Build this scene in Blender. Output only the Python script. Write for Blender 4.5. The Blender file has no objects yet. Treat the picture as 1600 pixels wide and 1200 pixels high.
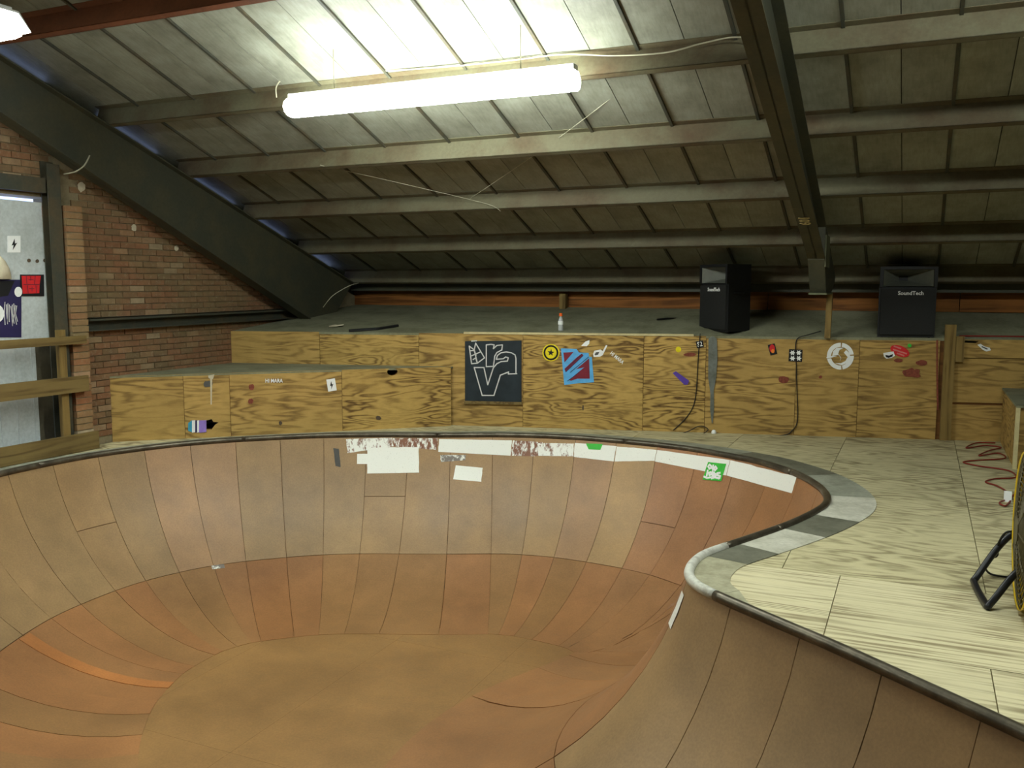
import bpy, bmesh, math, random
import numpy as np
from mathutils import Vector
from mathutils.geometry import delaunay_2d_cdt

random.seed(7); np.random.seed(7)
scene = bpy.context.scene
COL = scene.collection
PI = math.pi

# ------------------------------------------------------------------ camera, world, exposure
FPX, CAM_H, HORIZON = 1400.0, 1.9, 445.0
pitch = math.atan((600 - HORIZON) / FPX)
yaw = math.atan2(640, FPX * math.cos(pitch) + (600 - HORIZON) * math.sin(pitch))
cam_data = bpy.data.cameras.new('camera')
cam_data.sensor_width = 36.0
cam_data.lens = 36.0 * FPX / 1600.0
cam_data.clip_start, cam_data.clip_end = 0.05, 200
cam = bpy.data.objects.new('camera', cam_data)
COL.objects.link(cam)
cam.location = (0, 0, CAM_H)
cam.rotation_euler = (PI / 2 - pitch, 0, yaw)
scene.camera = cam

world = bpy.data.worlds.new('daylight')
scene.world = world
world.use_nodes = True
bg = world.node_tree.nodes['Background']
bg.inputs[0].default_value = (0.42, 0.55, 1.0, 1)
bg.inputs[1].default_value = 1.2

vs = scene.view_settings
vs.view_transform = 'Standard'; vs.look = 'None'; vs.gamma = 1.0
vs.use_curve_mapping = False
vs.exposure = 1.1
LAMP = 30.0          # radiance of the fluorescent lenses

# ------------------------------------------------------------------ pixel helpers (direction only)
CAMP = np.array([0, 0, CAM_H])
FW = np.array([-math.sin(yaw) * math.cos(pitch), math.cos(yaw) * math.cos(pitch), -math.sin(pitch)])
RT = np.array([math.cos(yaw), math.sin(yaw), 0.0])
UP = np.cross(RT, FW)
def ray(px, py): return FW * FPX + RT * (px - 800) - UP * (py - 600)
def at_z(px, py, z=0.0):
    d = ray(px, py); return CAMP + d * (z - CAM_H) / d[2]
def at_x(px, py, x):
    d = ray(px, py); return CAMP + d * x / d[0]
def at_y(px, py, y):
    d = ray(px, py); return CAMP + d * y / d[1]
def at_plane(px, py, p0, n):
    d = ray(px, py); return CAMP + d * (np.dot(np.array(p0) - CAMP, n) / np.dot(d, n))

# ------------------------------------------------------------------ materials
def lin(c):
    return tuple((v / 255 / 12.92) if v / 255 <= 0.04045 else ((v / 255 + 0.055) / 1.055) ** 2.4 for v in c)
MATS = {}
def nodes(name):
    m = bpy.data.materials.new(name); m.use_nodes = True
    nt = m.node_tree; b = nt.nodes['Principled BSDF']
    MATS[name] = m
    return m, nt, b
def N(nt, t, **kw):
    n = nt.nodes.new(t)
    for k, v in kw.items(): setattr(n, k, v)
    return n
def ramp(nt, fac, stops):
    r = N(nt, 'ShaderNodeValToRGB')
    el = r.color_ramp.elements
    while len(el) < len(stops): el.new(0.5)
    for e, (p, c) in zip(el, stops): e.position = p; e.color = (*c, 1)
    nt.links.new(fac, r.inputs[0]); return r.outputs[0]
def mix(nt, fac, a, b, mode='MIX'):
    m = N(nt, 'ShaderNodeMix', data_type='RGBA', blend_type=mode)
    for s, v in ((m.inputs[0], fac), (m.inputs[6], a), (m.inputs[7], b)):
        if hasattr(v, 'node'): nt.links.new(v, s)
        elif isinstance(v, tuple): s.default_value = (*v, 1) if len(v) == 3 else v
        else: s.default_value = v
    return m.outputs[2]
def coords(nt, scale=(1, 1, 1), rot=(0, 0, 0), rand=True):
    tc = N(nt, 'ShaderNodeTexCoord'); mp = N(nt, 'ShaderNodeMapping')
    mp.inputs['Scale'].default_value = scale; mp.inputs['Rotation'].default_value = rot
    nt.links.new(tc.outputs['Object'], mp.inputs[0])
    if rand:
        oi = N(nt, 'ShaderNodeObjectInfo'); mu = N(nt, 'ShaderNodeMath', operation='MULTIPLY')
        mu.inputs[1].default_value = 37.0; nt.links.new(oi.outputs['Random'], mu.inputs[0])
        nt.links.new(mu.outputs[0], mp.inputs['Location'])
    return mp.outputs[0]
def noise(nt, vec, scale=5, detail=4, rough=0.6, dist=0.0):
    n = N(nt, 'ShaderNodeTexNoise'); n.inputs['Scale'].default_value = scale
    n.inputs['Detail'].default_value = detail; n.inputs['Roughness'].default_value = rough
    n.inputs['Distortion'].default_value = dist
    nt.links.new(vec, n.inputs['Vector']); return n.outputs[0]
def math_(nt, op, a, b=None):
    m = N(nt, 'ShaderNodeMath', operation=op)
    for s, v in zip(m.inputs, (a, b)):
        if v is None: continue
        if hasattr(v, 'node'): nt.links.new(v, s)
        else: s.default_value = v
    return m.outputs[0]
def bump(nt, b, h, strength=0.3, dist=0.01):
    n = N(nt, 'ShaderNodeBump'); n.inputs['Strength'].default_value = strength
    n.inputs['Distance'].default_value = dist
    nt.links.new(h, n.inputs['Height']); nt.links.new(n.outputs[0], b.inputs['Normal'])

def plain(name, c, rough=0.6, metal=0.0, var=0.12, scale=14, spec=0.4):
    m, nt, b = nodes(name)
    v = coords(nt, rand=False); f = noise(nt, v, scale)
    c = lin(c)
    lo = tuple(x * (1 - var) for x in c); hi = tuple(min(1, x * (1 + var)) for x in c)
    nt.links.new(ramp(nt, f, [(0.3, lo), (0.7, hi)]), b.inputs['Base Color'])
    b.inputs['Roughness'].default_value = rough; b.inputs['Metallic'].default_value = metal
    b.inputs['Specular IOR Level'].default_value = spec
    return m
def dirty(name, c, d, rough=0.7, metal=0.0, scale=3.0, lo=0.42, hi=0.72, bscale=30):
    m, nt, b = nodes(name)
    v = coords(nt, rand=False); f = noise(nt, v, scale, 6, 0.65)
    g = noise(nt, v, bscale, 3)
    col = mix(nt, ramp(nt, f, [(lo, (0, 0, 0)), (hi, (1, 1, 1))]), lin(c), lin(d))
    nt.links.new(mix(nt, 0.25, col, ramp(nt, g, [(0.3, (0.3,)*3), (0.7, (1,)*3)]), 'MULTIPLY'), b.inputs['Base Color'])
    b.inputs['Roughness'].default_value = rough; b.inputs['Metallic'].default_value = metal
    b.inputs['Specular IOR Level'].default_value = 0.3
    bump(nt, b, g, 0.15, 0.004)
    return m
def plywood(name, light, dark, stretch, rings=9.0, stain=None, rough=0.75, dirt=0.35):
    """rotary-cut veneer: contour lines of a stretched noise"""
    m, nt, b = nodes(name)
    v = coords(nt, stretch)
    f = noise(nt, v, 1.0, 3.0, 0.42, 0.25)
    w = math_(nt, 'SINE', math_(nt, 'MULTIPLY', f, rings * 2 * PI))
    w = math_(nt, 'MULTIPLY_ADD', w, 0.5); w.node.inputs[2].default_value = 0.5
    w = math_(nt, 'POWER', w, 1.6)
    fine = noise(nt, coords(nt, tuple(s * 5 for s in stretch)), 3.0, 6, 0.75)
    area = noise(nt, coords(nt, (1.6, 1.6, 1.6)), 1.1, 3, 0.5)
    w = math_(nt, 'MULTIPLY', w, ramp(nt, area, [(0.35, (0.25,) * 3), (0.6, (1,) * 3)]))
    w2 = math_(nt, 'ADD', math_(nt, 'MULTIPLY', w, 0.62), math_(nt, 'MULTIPLY', fine, 0.55))
    col = ramp(nt, w2, [(0.20, lin(light)), (0.5, tuple(a * .62 + b_ * .38 for a, b_ in zip(lin(light), lin(dark)))), (0.95, lin(dark))])
    big = noise(nt, coords(nt, (1, 1, 1)), 1.3, 5, 0.6)
    col = mix(nt, dirt, col, ramp(nt, big, [(0.3, (0.42, 0.40, 0.36)), (0.65, (1, 1, 1))]), 'MULTIPLY')
    if stain:
        s = noise(nt, coords(nt, (1.2, 1.2, 1.2)), 2.3, 5, 0.6)
        col = mix(nt, ramp(nt, s, [(0.56, (0, 0, 0)), (0.72, (0.7,) * 3)]), col, lin(stain))
    nt.links.new(col, b.inputs['Base Color'])
    b.inputs['Roughness'].default_value = rough; b.inputs['Specular IOR Level'].default_value = 0.25
    bump(nt, b, w2, 0.12, 0.004)
    return m

plywood('ply_riser', (196, 162, 92), (92, 66, 32), (1.0, 1.0, 5.0), 12.0)
plywood('ply_riser_dull', (190, 156, 90), (116, 90, 48), (1.0, 1.0, 7.0), 7.0)
plywood('ply_dark', (118, 78, 38), (70, 44, 22), (0.6, 0.6, 4.5), 6.0)
plywood('ply_deck_x', (220, 211, 172), (136, 122, 90), (0.32, 7.5, 3), 8, dirt=0.2)
plywood('ply_deck_y', (208, 199, 158), (132, 120, 88), (1.1, 4.2, 3), 9.0, dirt=0.26)
plywood('ply_floor', (150, 136, 96), (110, 98, 66), (2.4, 0.7, 3), 6.0)
plywood('lumber', (132, 112, 68), (92, 74, 40), (7, 0.4, 7), 5.0)
plywood('lumber_up', (142, 118, 68), (98, 78, 40), (7, 7, 0.4), 5.0)
plywood('fascia_wood', (150, 96, 44), (96, 58, 26), (0.35, 5, 7), 5.0)

# bowl skin: brown hardboard, tinted sheet by sheet through the object colour
m, nt, b = nodes('hardboard')
oi = N(nt, 'ShaderNodeObjectInfo')
v = coords(nt, rand=False)
f1 = noise(nt, v, 1.1, 6, 0.6); f2 = noise(nt, v, 60, 3, 0.6); f3 = noise(nt, coords(nt, (1, 1, 1)), 3.5, 5, 0.65)
c = mix(nt, 0.6, oi.outputs['Color'], ramp(nt, f1, [(0.3, (0.62, 0.58, 0.55)), (0.7, (1.25, 1.2, 1.1))]), 'MULTIPLY')
c = mix(nt, 0.45, c, ramp(nt, f3, [(0.3, (0.72, 0.72, 0.72)), (0.7, (1.15, 1.12, 1.08))]), 'MULTIPLY')
c = mix(nt, 0.3, c, ramp(nt, f2, [(0.35, (0.6, 0.6, 0.6)), (0.65, (1.1, 1.1, 1.1))]), 'MULTIPLY')
nt.links.new(c, b.inputs['Base Color'])
rr = N(nt, 'ShaderNodeMapRange'); rr.inputs[3].default_value = 0.36; rr.inputs[4].default_value = 0.58
nt.links.new(f3, rr.inputs[0]); nt.links.new(rr.outputs[0], b.inputs['Roughness'])
b.inputs['Specular IOR Level'].default_value = 0.4

# roof lining: pale dirty vinyl
m, nt, b = nodes('roof_lining')
v = coords(nt, (1, 1, 1)); f = noise(nt, v, 2.2, 7, 0.65); g = noise(nt, coords(nt, (8, 1.2, 1)), 5, 4, 0.7)
c = mix(nt, ramp(nt, f, [(0.35, (0, 0, 0)), (0.75, (0.75,) * 3)]), lin((146, 148, 134)), lin((90, 88, 72)))
c = mix(nt, 0.45, c, ramp(nt, g, [(0.3, (0.55, 0.55, 0.5)), (0.6, (1, 1, 1))]), 'MULTIPLY')
nt.links.new(c, b.inputs['Base Color']); b.inputs['Roughness'].default_value = 0.6
bump(nt, b, g, 0.1, 0.004)

# bricks
def brick_mat(name, cols):
    m, nt, b = nodes(name); oi = N(nt, 'ShaderNodeObjectInfo')
    c = ramp(nt, oi.outputs['Random'], [(p, lin(c_)) for p, c_ in zip((0.0, 0.35, 0.7, 0.92, 1.0), cols)])
    geo = N(nt, 'ShaderNodeNewGeometry')
    f = noise(nt, geo.outputs['Position'], 9, 5, 0.7); g = noise(nt, geo.outputs['Position'], 1.4, 4); h = noise(nt, geo.outputs['Position'], 26, 4, 0.7)
    c = mix(nt, 0.5, c, ramp(nt, f, [(0.3, (0.5, 0.47, 0.42)), (0.7, (1.2, 1.2, 1.15))]), 'MULTIPLY')
    c = mix(nt, ramp(nt, g, [(0.42, (0, 0, 0)), (0.7, (0.55,) * 3)]), c, lin((112, 104, 70)))
    c = mix(nt, ramp(nt, h, [(0.55, (0, 0, 0)), (0.72, (0.6,) * 3)]), c, lin((150, 136, 112)))
    nt.links.new(c, b.inputs['Base Color']); b.inputs['Roughness'].default_value = 0.9
brick_mat('brick', [(124, 88, 60), (138, 98, 68), (114, 92, 64), (146, 112, 80), (156, 138, 110)])
brick_mat('brick_pale', [(160, 122, 82), (158, 104, 70), (150, 124, 86), (160, 110, 74), (196, 182, 152)])
dirty('mortar', (142, 130, 102), (112, 100, 74), 0.95, scale=5)

dirty('steel_dark', (66, 68, 58), (92, 80, 58), 0.6, 0.0, 2.5)
dirty('steel_frame', (64, 66, 54), (80, 76, 56), 0.55, 0.0, 2.0)
dirty('purlin_grey', (100, 96, 74), (80, 62, 42), 0.65, 0.0, 1.6)
dirty('purlin_rust', (118, 70, 44), (86, 52, 34), 0.7, 0.0, 2.0)
dirty('steel_green', (108, 112, 84), (70, 66, 44), 0.65, 0.0, 3.0)
dirty('coping_steel', (84, 78, 66), (120, 112, 96), 0.38, 0.55, 5.0)
dirty('paint_white_worn', (214, 214, 202), (150, 146, 132), 0.55, 0.0, 9.0, 0.5, 0.8)
dirty('paint_grey', (160, 162, 146), (124, 126, 108), 0.6, 0.0, 4.0)
dirty('paint_grey_dark', (118, 118, 102), (88, 88, 74), 0.6, 0.0, 4.0)
dirty('paint_grey_light', (208, 206, 190), (172, 170, 150), 0.6, 0.0, 5.0)
dirty('paint_grey_pale', (178, 174, 146), (138, 134, 106), 0.65, 0.0, 5.0)
dirty('platform_grey', (138, 138, 112), (108, 106, 80), 0.85, 0.0, 2.2)
dirty('door_white', (196, 204, 204), (170, 176, 172), 0.5, 0.0, 2.0)
dirty('wall_dull', (92, 86, 66), (70, 62, 46), 0.9, 0.0, 1.5)
dirty('roof_metal', (60, 60, 54), (44, 44, 38), 0.8)
dirty('galvanised', (140, 148, 144), (112, 116, 106), 0.42, 0.6, 6.0)
plain('black_plastic', (22, 23, 24), 0.55)
plain('black_grille', (26, 27, 26), 0.75, var=0.3, scale=90)
plain('horn_grey', (96, 98, 88), 0.5)
plain('cable_black', (20, 20, 20), 0.5)
plain('cable_white', (170, 166, 144), 0.5)
plain('cable_red', (128, 42, 32), 0.5)
plain('black_tube', (30, 31, 34), 0.35)
plain('fan_yellow', (226, 190, 26), 0.35)
plain('fan_grille', (92, 84, 60), 0.5, 0.3)
plain('chalkboard', (30, 40, 46), 0.7, var=0.3, scale=6)
plain('chalk', (206, 206, 204), 0.9)
plain('ink_white', (236, 238, 236), 0.55, var=0.04)
plain('ink_black', (20, 20, 22), 0.5)
plain('ink_yellow', (232, 214, 20), 0.5)
plain('ink_blue', (92, 172, 226), 0.5)
plain('ink_maroon', (122, 34, 50), 0.5)
plain('ink_navy', (40, 34, 78), 0.5)
plain('ink_purple', (86, 62, 160), 0.5)
plain('ink_red', (206, 36, 40), 0.5)
plain('ink_pink', (208, 120, 112), 0.5)
plain('ink_orange', (232, 130, 40), 0.5)
plain('ink_green', (60, 186, 60), 0.5)
plain('ink_teal', (60, 150, 180), 0.5)
plain('ink_lilac', (146, 120, 200), 0.5)
plain('stain_red', (128, 66, 48), 0.85, var=0.3, scale=40)
plain('stain_slate', (82, 82, 80), 0.85)
plain('stain_dark', (84, 70, 54), 0.85)
plain('cream_cloth', (196, 186, 160), 0.9)
plain('batten_pale', (196, 184, 138), 0.7)
plain('cap_orange', (226, 96, 24), 0.45)
plain('lamp_housing', (206, 208, 204), 0.5)
# worn white vinyl: the wear shows the board under it
def worn(name, lo, hi, under, sc=(1, 1, 1), scale=16):
    m, nt, b = nodes(name)
    f = noise(nt, coords(nt, sc, rand=False), scale, 7, 0.72)
    fb = noise(nt, coords(nt, sc, rand=False), 70, 3, 0.7)
    c = mix(nt, ramp(nt, f, [(lo, (0, 0, 0)), (hi, (1, 1, 1))]), lin((238, 240, 232)), lin(under))
    c = mix(nt, ramp(nt, fb, [(0.62, (0, 0, 0)), (0.74, (0.5,) * 3)]), c, lin((120, 116, 106)))
    nt.links.new(c, b.inputs['Base Color']); b.inputs['Roughness'].default_value = 0.5
worn('vinyl_clean', 0.66, 0.74, (150, 140, 124))
worn('vinyl_worn', 0.50, 0.60, (128, 84, 60), (1.2, 1.2, 0.5))
worn('vinyl_ragged', 0.42, 0.50, (128, 84, 60), (2.2, 2.2, 0.5), 12)
worn('vinyl_grey', 0.40, 0.52, (120, 112, 104))
# clear bottle
m, nt, b = nodes('clear_plastic')
b.inputs['Base Color'].default_value = (0.85, 0.88, 0.88, 1); b.inputs['Roughness'].default_value = 0.15
b.inputs['Transmission Weight'].default_value = 0.6; b.inputs['IOR'].default_value = 1.3
# fluorescent lens
m, nt, b = nodes('lamp_lens')
b.inputs['Base Color'].default_value = (0.9, 0.92, 0.9, 1)
b.inputs['Emission Color'].default_value = (0.93, 1.0, 0.93, 1); b.inputs['Emission Strength'].default_value = LAMP

# ------------------------------------------------------------------ mesh helpers
def mesh_obj(name, verts, faces, mat, parent=None, smooth=False):
    me = bpy.data.meshes.new(name)
    me.from_pydata([tuple(map(float, v)) for v in verts], [], faces)
    bm = bmesh.new(); bm.from_mesh(me)
    bmesh.ops.recalc_face_normals(bm, faces=bm.faces)
    bm.to_mesh(me); bm.free()
    if mat: me.materials.append(MATS[mat])
    if smooth:
        for p in me.polygons: p.use_smooth = True
    o = bpy.data.objects.new(name, me); COL.objects.link(o)
    if parent: o.parent = parent
    return o
def tag(o, label, cat, group=None):
    o['label'] = label; o['category'] = cat
    if group: o['group'] = group
    return o
def struct(o, label=None):
    o['kind'] = 'structure'
    if label: o['label'] = label
    return o
def thing(name, label, cat, loc=(0, 0, 0), group=None):
    o = bpy.data.objects.new(name, None); COL.objects.link(o)
    o.empty_display_size = 0.1; o.location = loc
    return tag(o, label, cat, group)
def adopt(parent, *objs):
    """parent world-space meshes to an empty that stands at its base"""
    for o in objs:
        o.parent = parent
        o.matrix_parent_inverse.translation = -Vector(parent.location)
class MB:
    def __init__(s): s.v = []; s.f = []
    def add(s, verts, faces):
        k = len(s.v); s.v += [tuple(map(float, v)) for v in verts]
        s.f += [tuple(i + k for i in f) for f in faces]; return s
    def box(s, lo, hi):
        x0, y0, z0 = lo; x1, y1, z1 = hi
        return s.add([(x0, y0, z0), (x1, y0, z0), (x1, y1, z0), (x0, y1, z0), (x0, y0, z1), (x1, y0, z1), (x1, y1, z1), (x0, y1, z1)],
                     [(0, 3, 2, 1), (4, 5, 6, 7), (0, 1, 5, 4), (1, 2, 6, 5), (2, 3, 7, 6), (3, 0, 4, 7)])
    def obox(s, o, ax, ay, az):
        o, ax, ay, az = (np.array(q, float) for q in (o, ax, ay, az))
        vs_ = [o, o + ax, o + ax + ay, o + ay]; vs_ += [q + az for q in vs_]
        return s.add(vs_, [(0, 3, 2, 1), (4, 5, 6, 7), (0, 1, 5, 4), (1, 2, 6, 5), (2, 3, 7, 6), (3, 0, 4, 7)])
    def prism(s, poly, ext):
        poly = [np.array(p, float) for p in poly]; e = np.array(ext, float); n = len(poly)
        return s.add(poly + [p + e for p in poly], [tuple(range(n)), tuple(range(2 * n - 1, n - 1, -1))] + [(i, (i + 1) % n, (i + 1) % n + n, i + n) for i in range(n)])
    def tube(s, pts, r, seg=8, closed=False, caps=True):
        pts = [np.array(p, float) for p in pts]; n = len(pts); k = len(s.v); prev = None
        for i, p in enumerate(pts):
            if closed: t = pts[(i + 1) % n] - pts[i - 1]
            else: t = pts[min(i + 1, n - 1)] - pts[max(i - 1, 0)]
            t = t / (np.linalg.norm(t) + 1e-9)
            if prev is None:
                a = np.array((0, 0, 1.0)) if abs(t[2]) < 0.9 else np.array((1.0, 0, 0))
            else: a = prev
            u = a - t * np.dot(a, t); u /= np.linalg.norm(u) + 1e-9; prev = u; w = np.cross(t, u)
            rr_ = r[i] if hasattr(r, '__len__') else r
            for j in range(seg):
                an = 2 * PI * j / seg; s.v.append(tuple(p + rr_ * (math.cos(an) * u + math.sin(an) * w)))
        m_ = n if closed else n - 1
        for i in range(m_):
            a0 = k + i * seg; b0 = k + ((i + 1) % n) * seg
            for j in range(seg): s.f.append((a0 + j, a0 + (j + 1) % seg, b0 + (j + 1) % seg, b0 + j))
        if caps and not closed:
            s.f.append(tuple(range(k + seg - 1, k - 1, -1))); s.f.append(tuple(range(k + (n - 1) * seg, k + n * seg)))
        return s
    def lathe(s, c, prof, seg=20, axis=(0, 0, 1)):
        c = np.array(c, float); t = np.array(axis, float); t /= np.linalg.norm(t)
        a = np.array((1.0, 0, 0)) if abs(t[0]) < 0.9 else np.array((0, 1.0, 0))
        u = a - t * np.dot(a, t); u /= np.linalg.norm(u); w = np.cross(t, u); k = len(s.v)
        for r, h in prof:
            for j in range(seg):
                an = 2 * PI * j / seg; s.v.append(tuple(c + t * h + r * (math.cos(an) * u + math.sin(an) * w)))
        for i in range(len(prof) - 1):
            for j in range(seg):
                s.f.append((k + i * seg + j, k + i * seg + (j + 1) % seg, k + (i + 1) * seg + (j + 1) % seg, k + (i + 1) * seg + j))
        return s
    def build(s, name, mat, parent=None, smooth=False): return mesh_obj(name, s.v, s.f, mat, parent, smooth)
def spline(pts, n=12, closed=False):
    pts = [np.array(p, float) for p in pts]; out = []; m_ = len(pts)
    for i in range(m_ if closed else m_ - 1):
        if closed: p0, p1, p2, p3 = pts[i - 1], pts[i], pts[(i + 1) % m_], pts[(i + 2) % m_]
        else: p0, p1, p2, p3 = pts[max(i - 1, 0)], pts[i], pts[i + 1], pts[min(i + 2, m_ - 1)]
        for k in range(n):
            t = k / n
            out.append(0.5 * (2 * p1 + (p2 - p0) * t + (2 * p0 - 5 * p1 + 4 * p2 - p3) * t * t + (3 * p1 - p0 - 3 * p2 + p3) * t ** 3))
    if not closed: out.append(pts[-1])
    return out

# ------------------------------------------------------------------ bowl outline (plan, metres)
ctrl = [(-8.12, 5.0), (-8.36, 5.9), (-8.34, 7.04), (-7.91, 8.1), (-7.15, 8.91), (-6.4, 9.42), (-5.4, 9.86), (-4.64, 10.21), (-3.84, 10.37), (-3.00, 10.33), (-2.35, 10.19), (-1.85, 9.95), (-1.49, 9.73), (-1.06, 9.25), (-0.82, 8.79), (-0.72, 8.47), (-0.68, 8.19), (-0.71, 7.86), (-0.87, 7.28), (-1.09, 6.73), (-1.23, 6.41), (-1.34, 6.11), (-1.34, 5.77), (-1.27, 5.56), (-1.14, 5.41), (-0.71, 5.09), (-0.34, 4.83), (-0.03, 4.59), (0.25, 4.37), (0.5, 4.17), (1.5, 3.35),
        (2.8, 2.6), (4.2, 2.3), (5.4, 1.6), (6.0, 0.3), (5.7, -1.0), (4.7, -2.1), (3.4, -2.3), (2.3, -1.6), (1.4, -0.75), (0.4, 0.03), (-0.8, 0.6),
        (-2.2, 0.95), (-3.8, 1.3), (-5.4, 2.0), (-6.8, 3.1), (-7.65, 4.1)]
dense = np.array(spline(ctrl, 20, True))
seg_l = np.linalg.norm(np.roll(dense, -1, 0) - dense, axis=1)
cum = np.concatenate([[0], np.cumsum(seg_l)]); RIM_L = cum[-1]
NR = 900
us = np.linspace(0, RIM_L, NR, endpoint=False)
closed_d = np.vstack([dense, dense[:1]])
RIM = np.stack([np.interp(us, cum, closed_d[:, k]) for k in (0, 1)], 1)
for _ in range(6): RIM = 0.5 * RIM + 0.25 * (np.roll(RIM, 1, 0) + np.roll(RIM, -1, 0))
TAN = np.roll(RIM, -1, 0) - np.roll(RIM, 1, 0); TAN /= np.linalg.norm(TAN, axis=1)[:, None]
NIN = np.stack([TAN[:, 1], -TAN[:, 0]], 1)          # points into the bowl (outline runs clockwise)
def rim_at(u):
    k = (u / RIM_L * NR) % NR; i = int(k) % NR; t = k - int(k); j = (i + 1) % NR
    p = RIM[i] * (1 - t) + RIM[j] * t; n = NIN[i] * (1 - t) + NIN[j] * t
    return p, n / np.linalg.norm(n)
def rim_u(x, y):
    i = int(np.argmin(((RIM - np.array((x, y))) ** 2).sum(1))); return i * RIM_L / NR
def inside(P):
    P = np.atleast_2d(P); c = np.zeros(len(P), bool)
    a = RIM; b = np.roll(RIM, -1, 0)
    for k in range(NR):
        cond = (a[k, 1] > P[:, 1]) != (b[k, 1] > P[:, 1])
        with np.errstate(divide='ignore', invalid='ignore'):
            xi = (b[k, 0] - a[k, 0]) * (P[:, 1] - a[k, 1]) / (b[k, 1] - a[k, 1]) + a[k, 0]
        c ^= cond & (P[:, 0] < xi)
    return c
def dist(P):
    P = np.atleast_2d(P); a = RIM; ab = np.roll(RIM, -1, 0) - RIM
    out = np.empty(len(P))
    for s0 in range(0, len(P), 2000):
        q = P[s0:s0 + 2000, None, :] - a[None]
        t = np.clip((q * ab).sum(2) / (ab ** 2).sum(1), 0, 1)
        out[s0:s0 + 2000] = np.sqrt(((q - t[..., None] * ab) ** 2).sum(2).min(1))
    return out
R_TR, DEEP = 2.30, 1.72                           # radius of the transition, depth of the bowl
PHI0 = math.acos((R_TR - DEEP) / R_TR); RUN = R_TR * math.sin(PHI0)
GX0, GY0, GST = -9.2, -2.8, 0.06
_gx = GX0 + GST * np.arange(270); _gy = GY0 + GST * np.arange(226)
_P = np.stack(np.meshgrid(_gx, _gy, indexing='ij'), -1).reshape(-1, 2)
_h = RIM[::2]
_d = np.empty(len(_P))
for _s in range(0, len(_P), 4000):
    _q = _P[_s:_s + 4000]
    _d[_s:_s + 4000] = np.sqrt(np.maximum(0, ((_q ** 2).sum(1)[:, None] - 2 * _q @ _h.T + (_h ** 2).sum(1)[None])).min(1))
SDF = np.where(inside(_P), _d, -_d).reshape(270, 226)
def sdf(P):
    P = np.atleast_2d(P); fx_ = np.clip((P[:, 0] - GX0) / GST, 0, 268.999); fy_ = np.clip((P[:, 1] - GY0) / GST, 0, 224.999)
    i = fx_.astype(int); j = fy_.astype(int); a = fx_ - i; b = fy_ - j
    return SDF[i, j] * (1 - a) * (1 - b) + SDF[i + 1, j] * a * (1 - b) + SDF[i, j + 1] * (1 - a) * b + SDF[i + 1, j + 1] * a * b
def depth(d):
    d = np.clip(d, 0, RUN); return -DEEP + R_TR - np.sqrt(R_TR ** 2 - (RUN - d) ** 2)
# how far the wall opposite each rim point reaches before it meets its neighbour in a valley
_ss = np.linspace(0, RUN, 70)
_Q = (RIM[:, None, :] + NIN[:, None, :] * _ss[None, :, None]).reshape(-1, 2)
_bad = (dist(_Q).reshape(NR, -1) < _ss[None] - 0.004)
_bad[:, 0] = False
SMAX = np.where(_bad.any(1), _ss[np.maximum(_bad.argmax(1) - 1, 0)], RUN)
SMAX = np.minimum(RUN, SMAX + np.where(SMAX < RUN, 0.10, 0.0))          # run a hand's width on under the neighbour
def smax_at(u):
    k = (u / RIM_L * NR) % NR; i = int(k) % NR; t = k - int(k); return SMAX[i] * (1 - t) + SMAX[(i + 1) % NR] * t

# ------------------------------------------------------------------ deck (floor)
XW, XE, YN, YS = -8.87, 7.0, 13.9, -13.0
RA, RB = np.array((0.40, 12.15)), np.array((-8.87, 9.9))         # foot of the plywood riser
RD = (RA - RB) / np.linalg.norm(RA - RB)                          # along the riser, to the right
RN = np.array((RD[1], -RD[0], 0.0))                               # towards the bowl
def riser_y(x): return RB[1] + (x - RB[0]) * RD[1] / RD[0]
def clipped_plate(name, rect, z0, z1, mat, parent, hole=True):
    """plywood sheet cut to the bowl's outline"""
    x0, y0, x1, y1 = rect
    pts = [(x0, y0), (x1, y0), (x1, y1), (x0, y1)]; edges = [(0, 1), (1, 2), (2, 3), (3, 0)]
    sel = (RIM[:, 0] > x0 - .5) & (RIM[:, 0] < x1 + .5) & (RIM[:, 1] > y0 - .5) & (RIM[:, 1] < y1 + .5)
    idx = {}
    for i in np.nonzero(sel)[0]: idx[i] = len(pts); pts.append(tuple(RIM[i]))
    for i in idx:
        j = (i + 1) % NR
        if j in idx: edges.append((idx[i], idx[j]))
    vo, eo, fo, *_ = delaunay_2d_cdt([Vector(p) for p in pts], edges, [], 0, 1e-5)
    V = np.array([(p.x, p.y) for p in vo]); keep = []
    cen = np.array([V[list(f)].mean(0) for f in fo])
    ins = inside(cen)
    for f, c_, i_ in zip(fo, cen, ins):
        if x0 < c_[0] < x1 and y0 < c_[1] < y1 and not i_: keep.append(tuple(f))
    if not keep: return None
    used = sorted({i for f in keep for i in f}); rm = {i: k for k, i in enumerate(used)}
    n = len(used); ec = {}
    keep = [tuple(rm[i] for i in f) for f in keep]
    for f in keep:
        for a, b_ in zip(f, f[1:] + f[:1]): ec[(min(a, b_), max(a, b_))] = ec.get((min(a, b_), max(a, b_)), 0) + 1
    verts = [(*V[i], z1) for i in used] + [(*V[i], z0) for i in used]
    faces = keep + [tuple(i + n for i in f[::-1]) for f in keep] + [(a, b_, b_ + n, a + n) for (a, b_), k in ec.items() if k == 1]
    return mesh_obj(name, verts, faces, mat, parent)
floor = clipped_plate('floor', (XW, YS, XE, YN), -0.10, -0.018, 'ply_floor', None)
struct(floor, 'worn plywood deck around the skate bowl')
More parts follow.
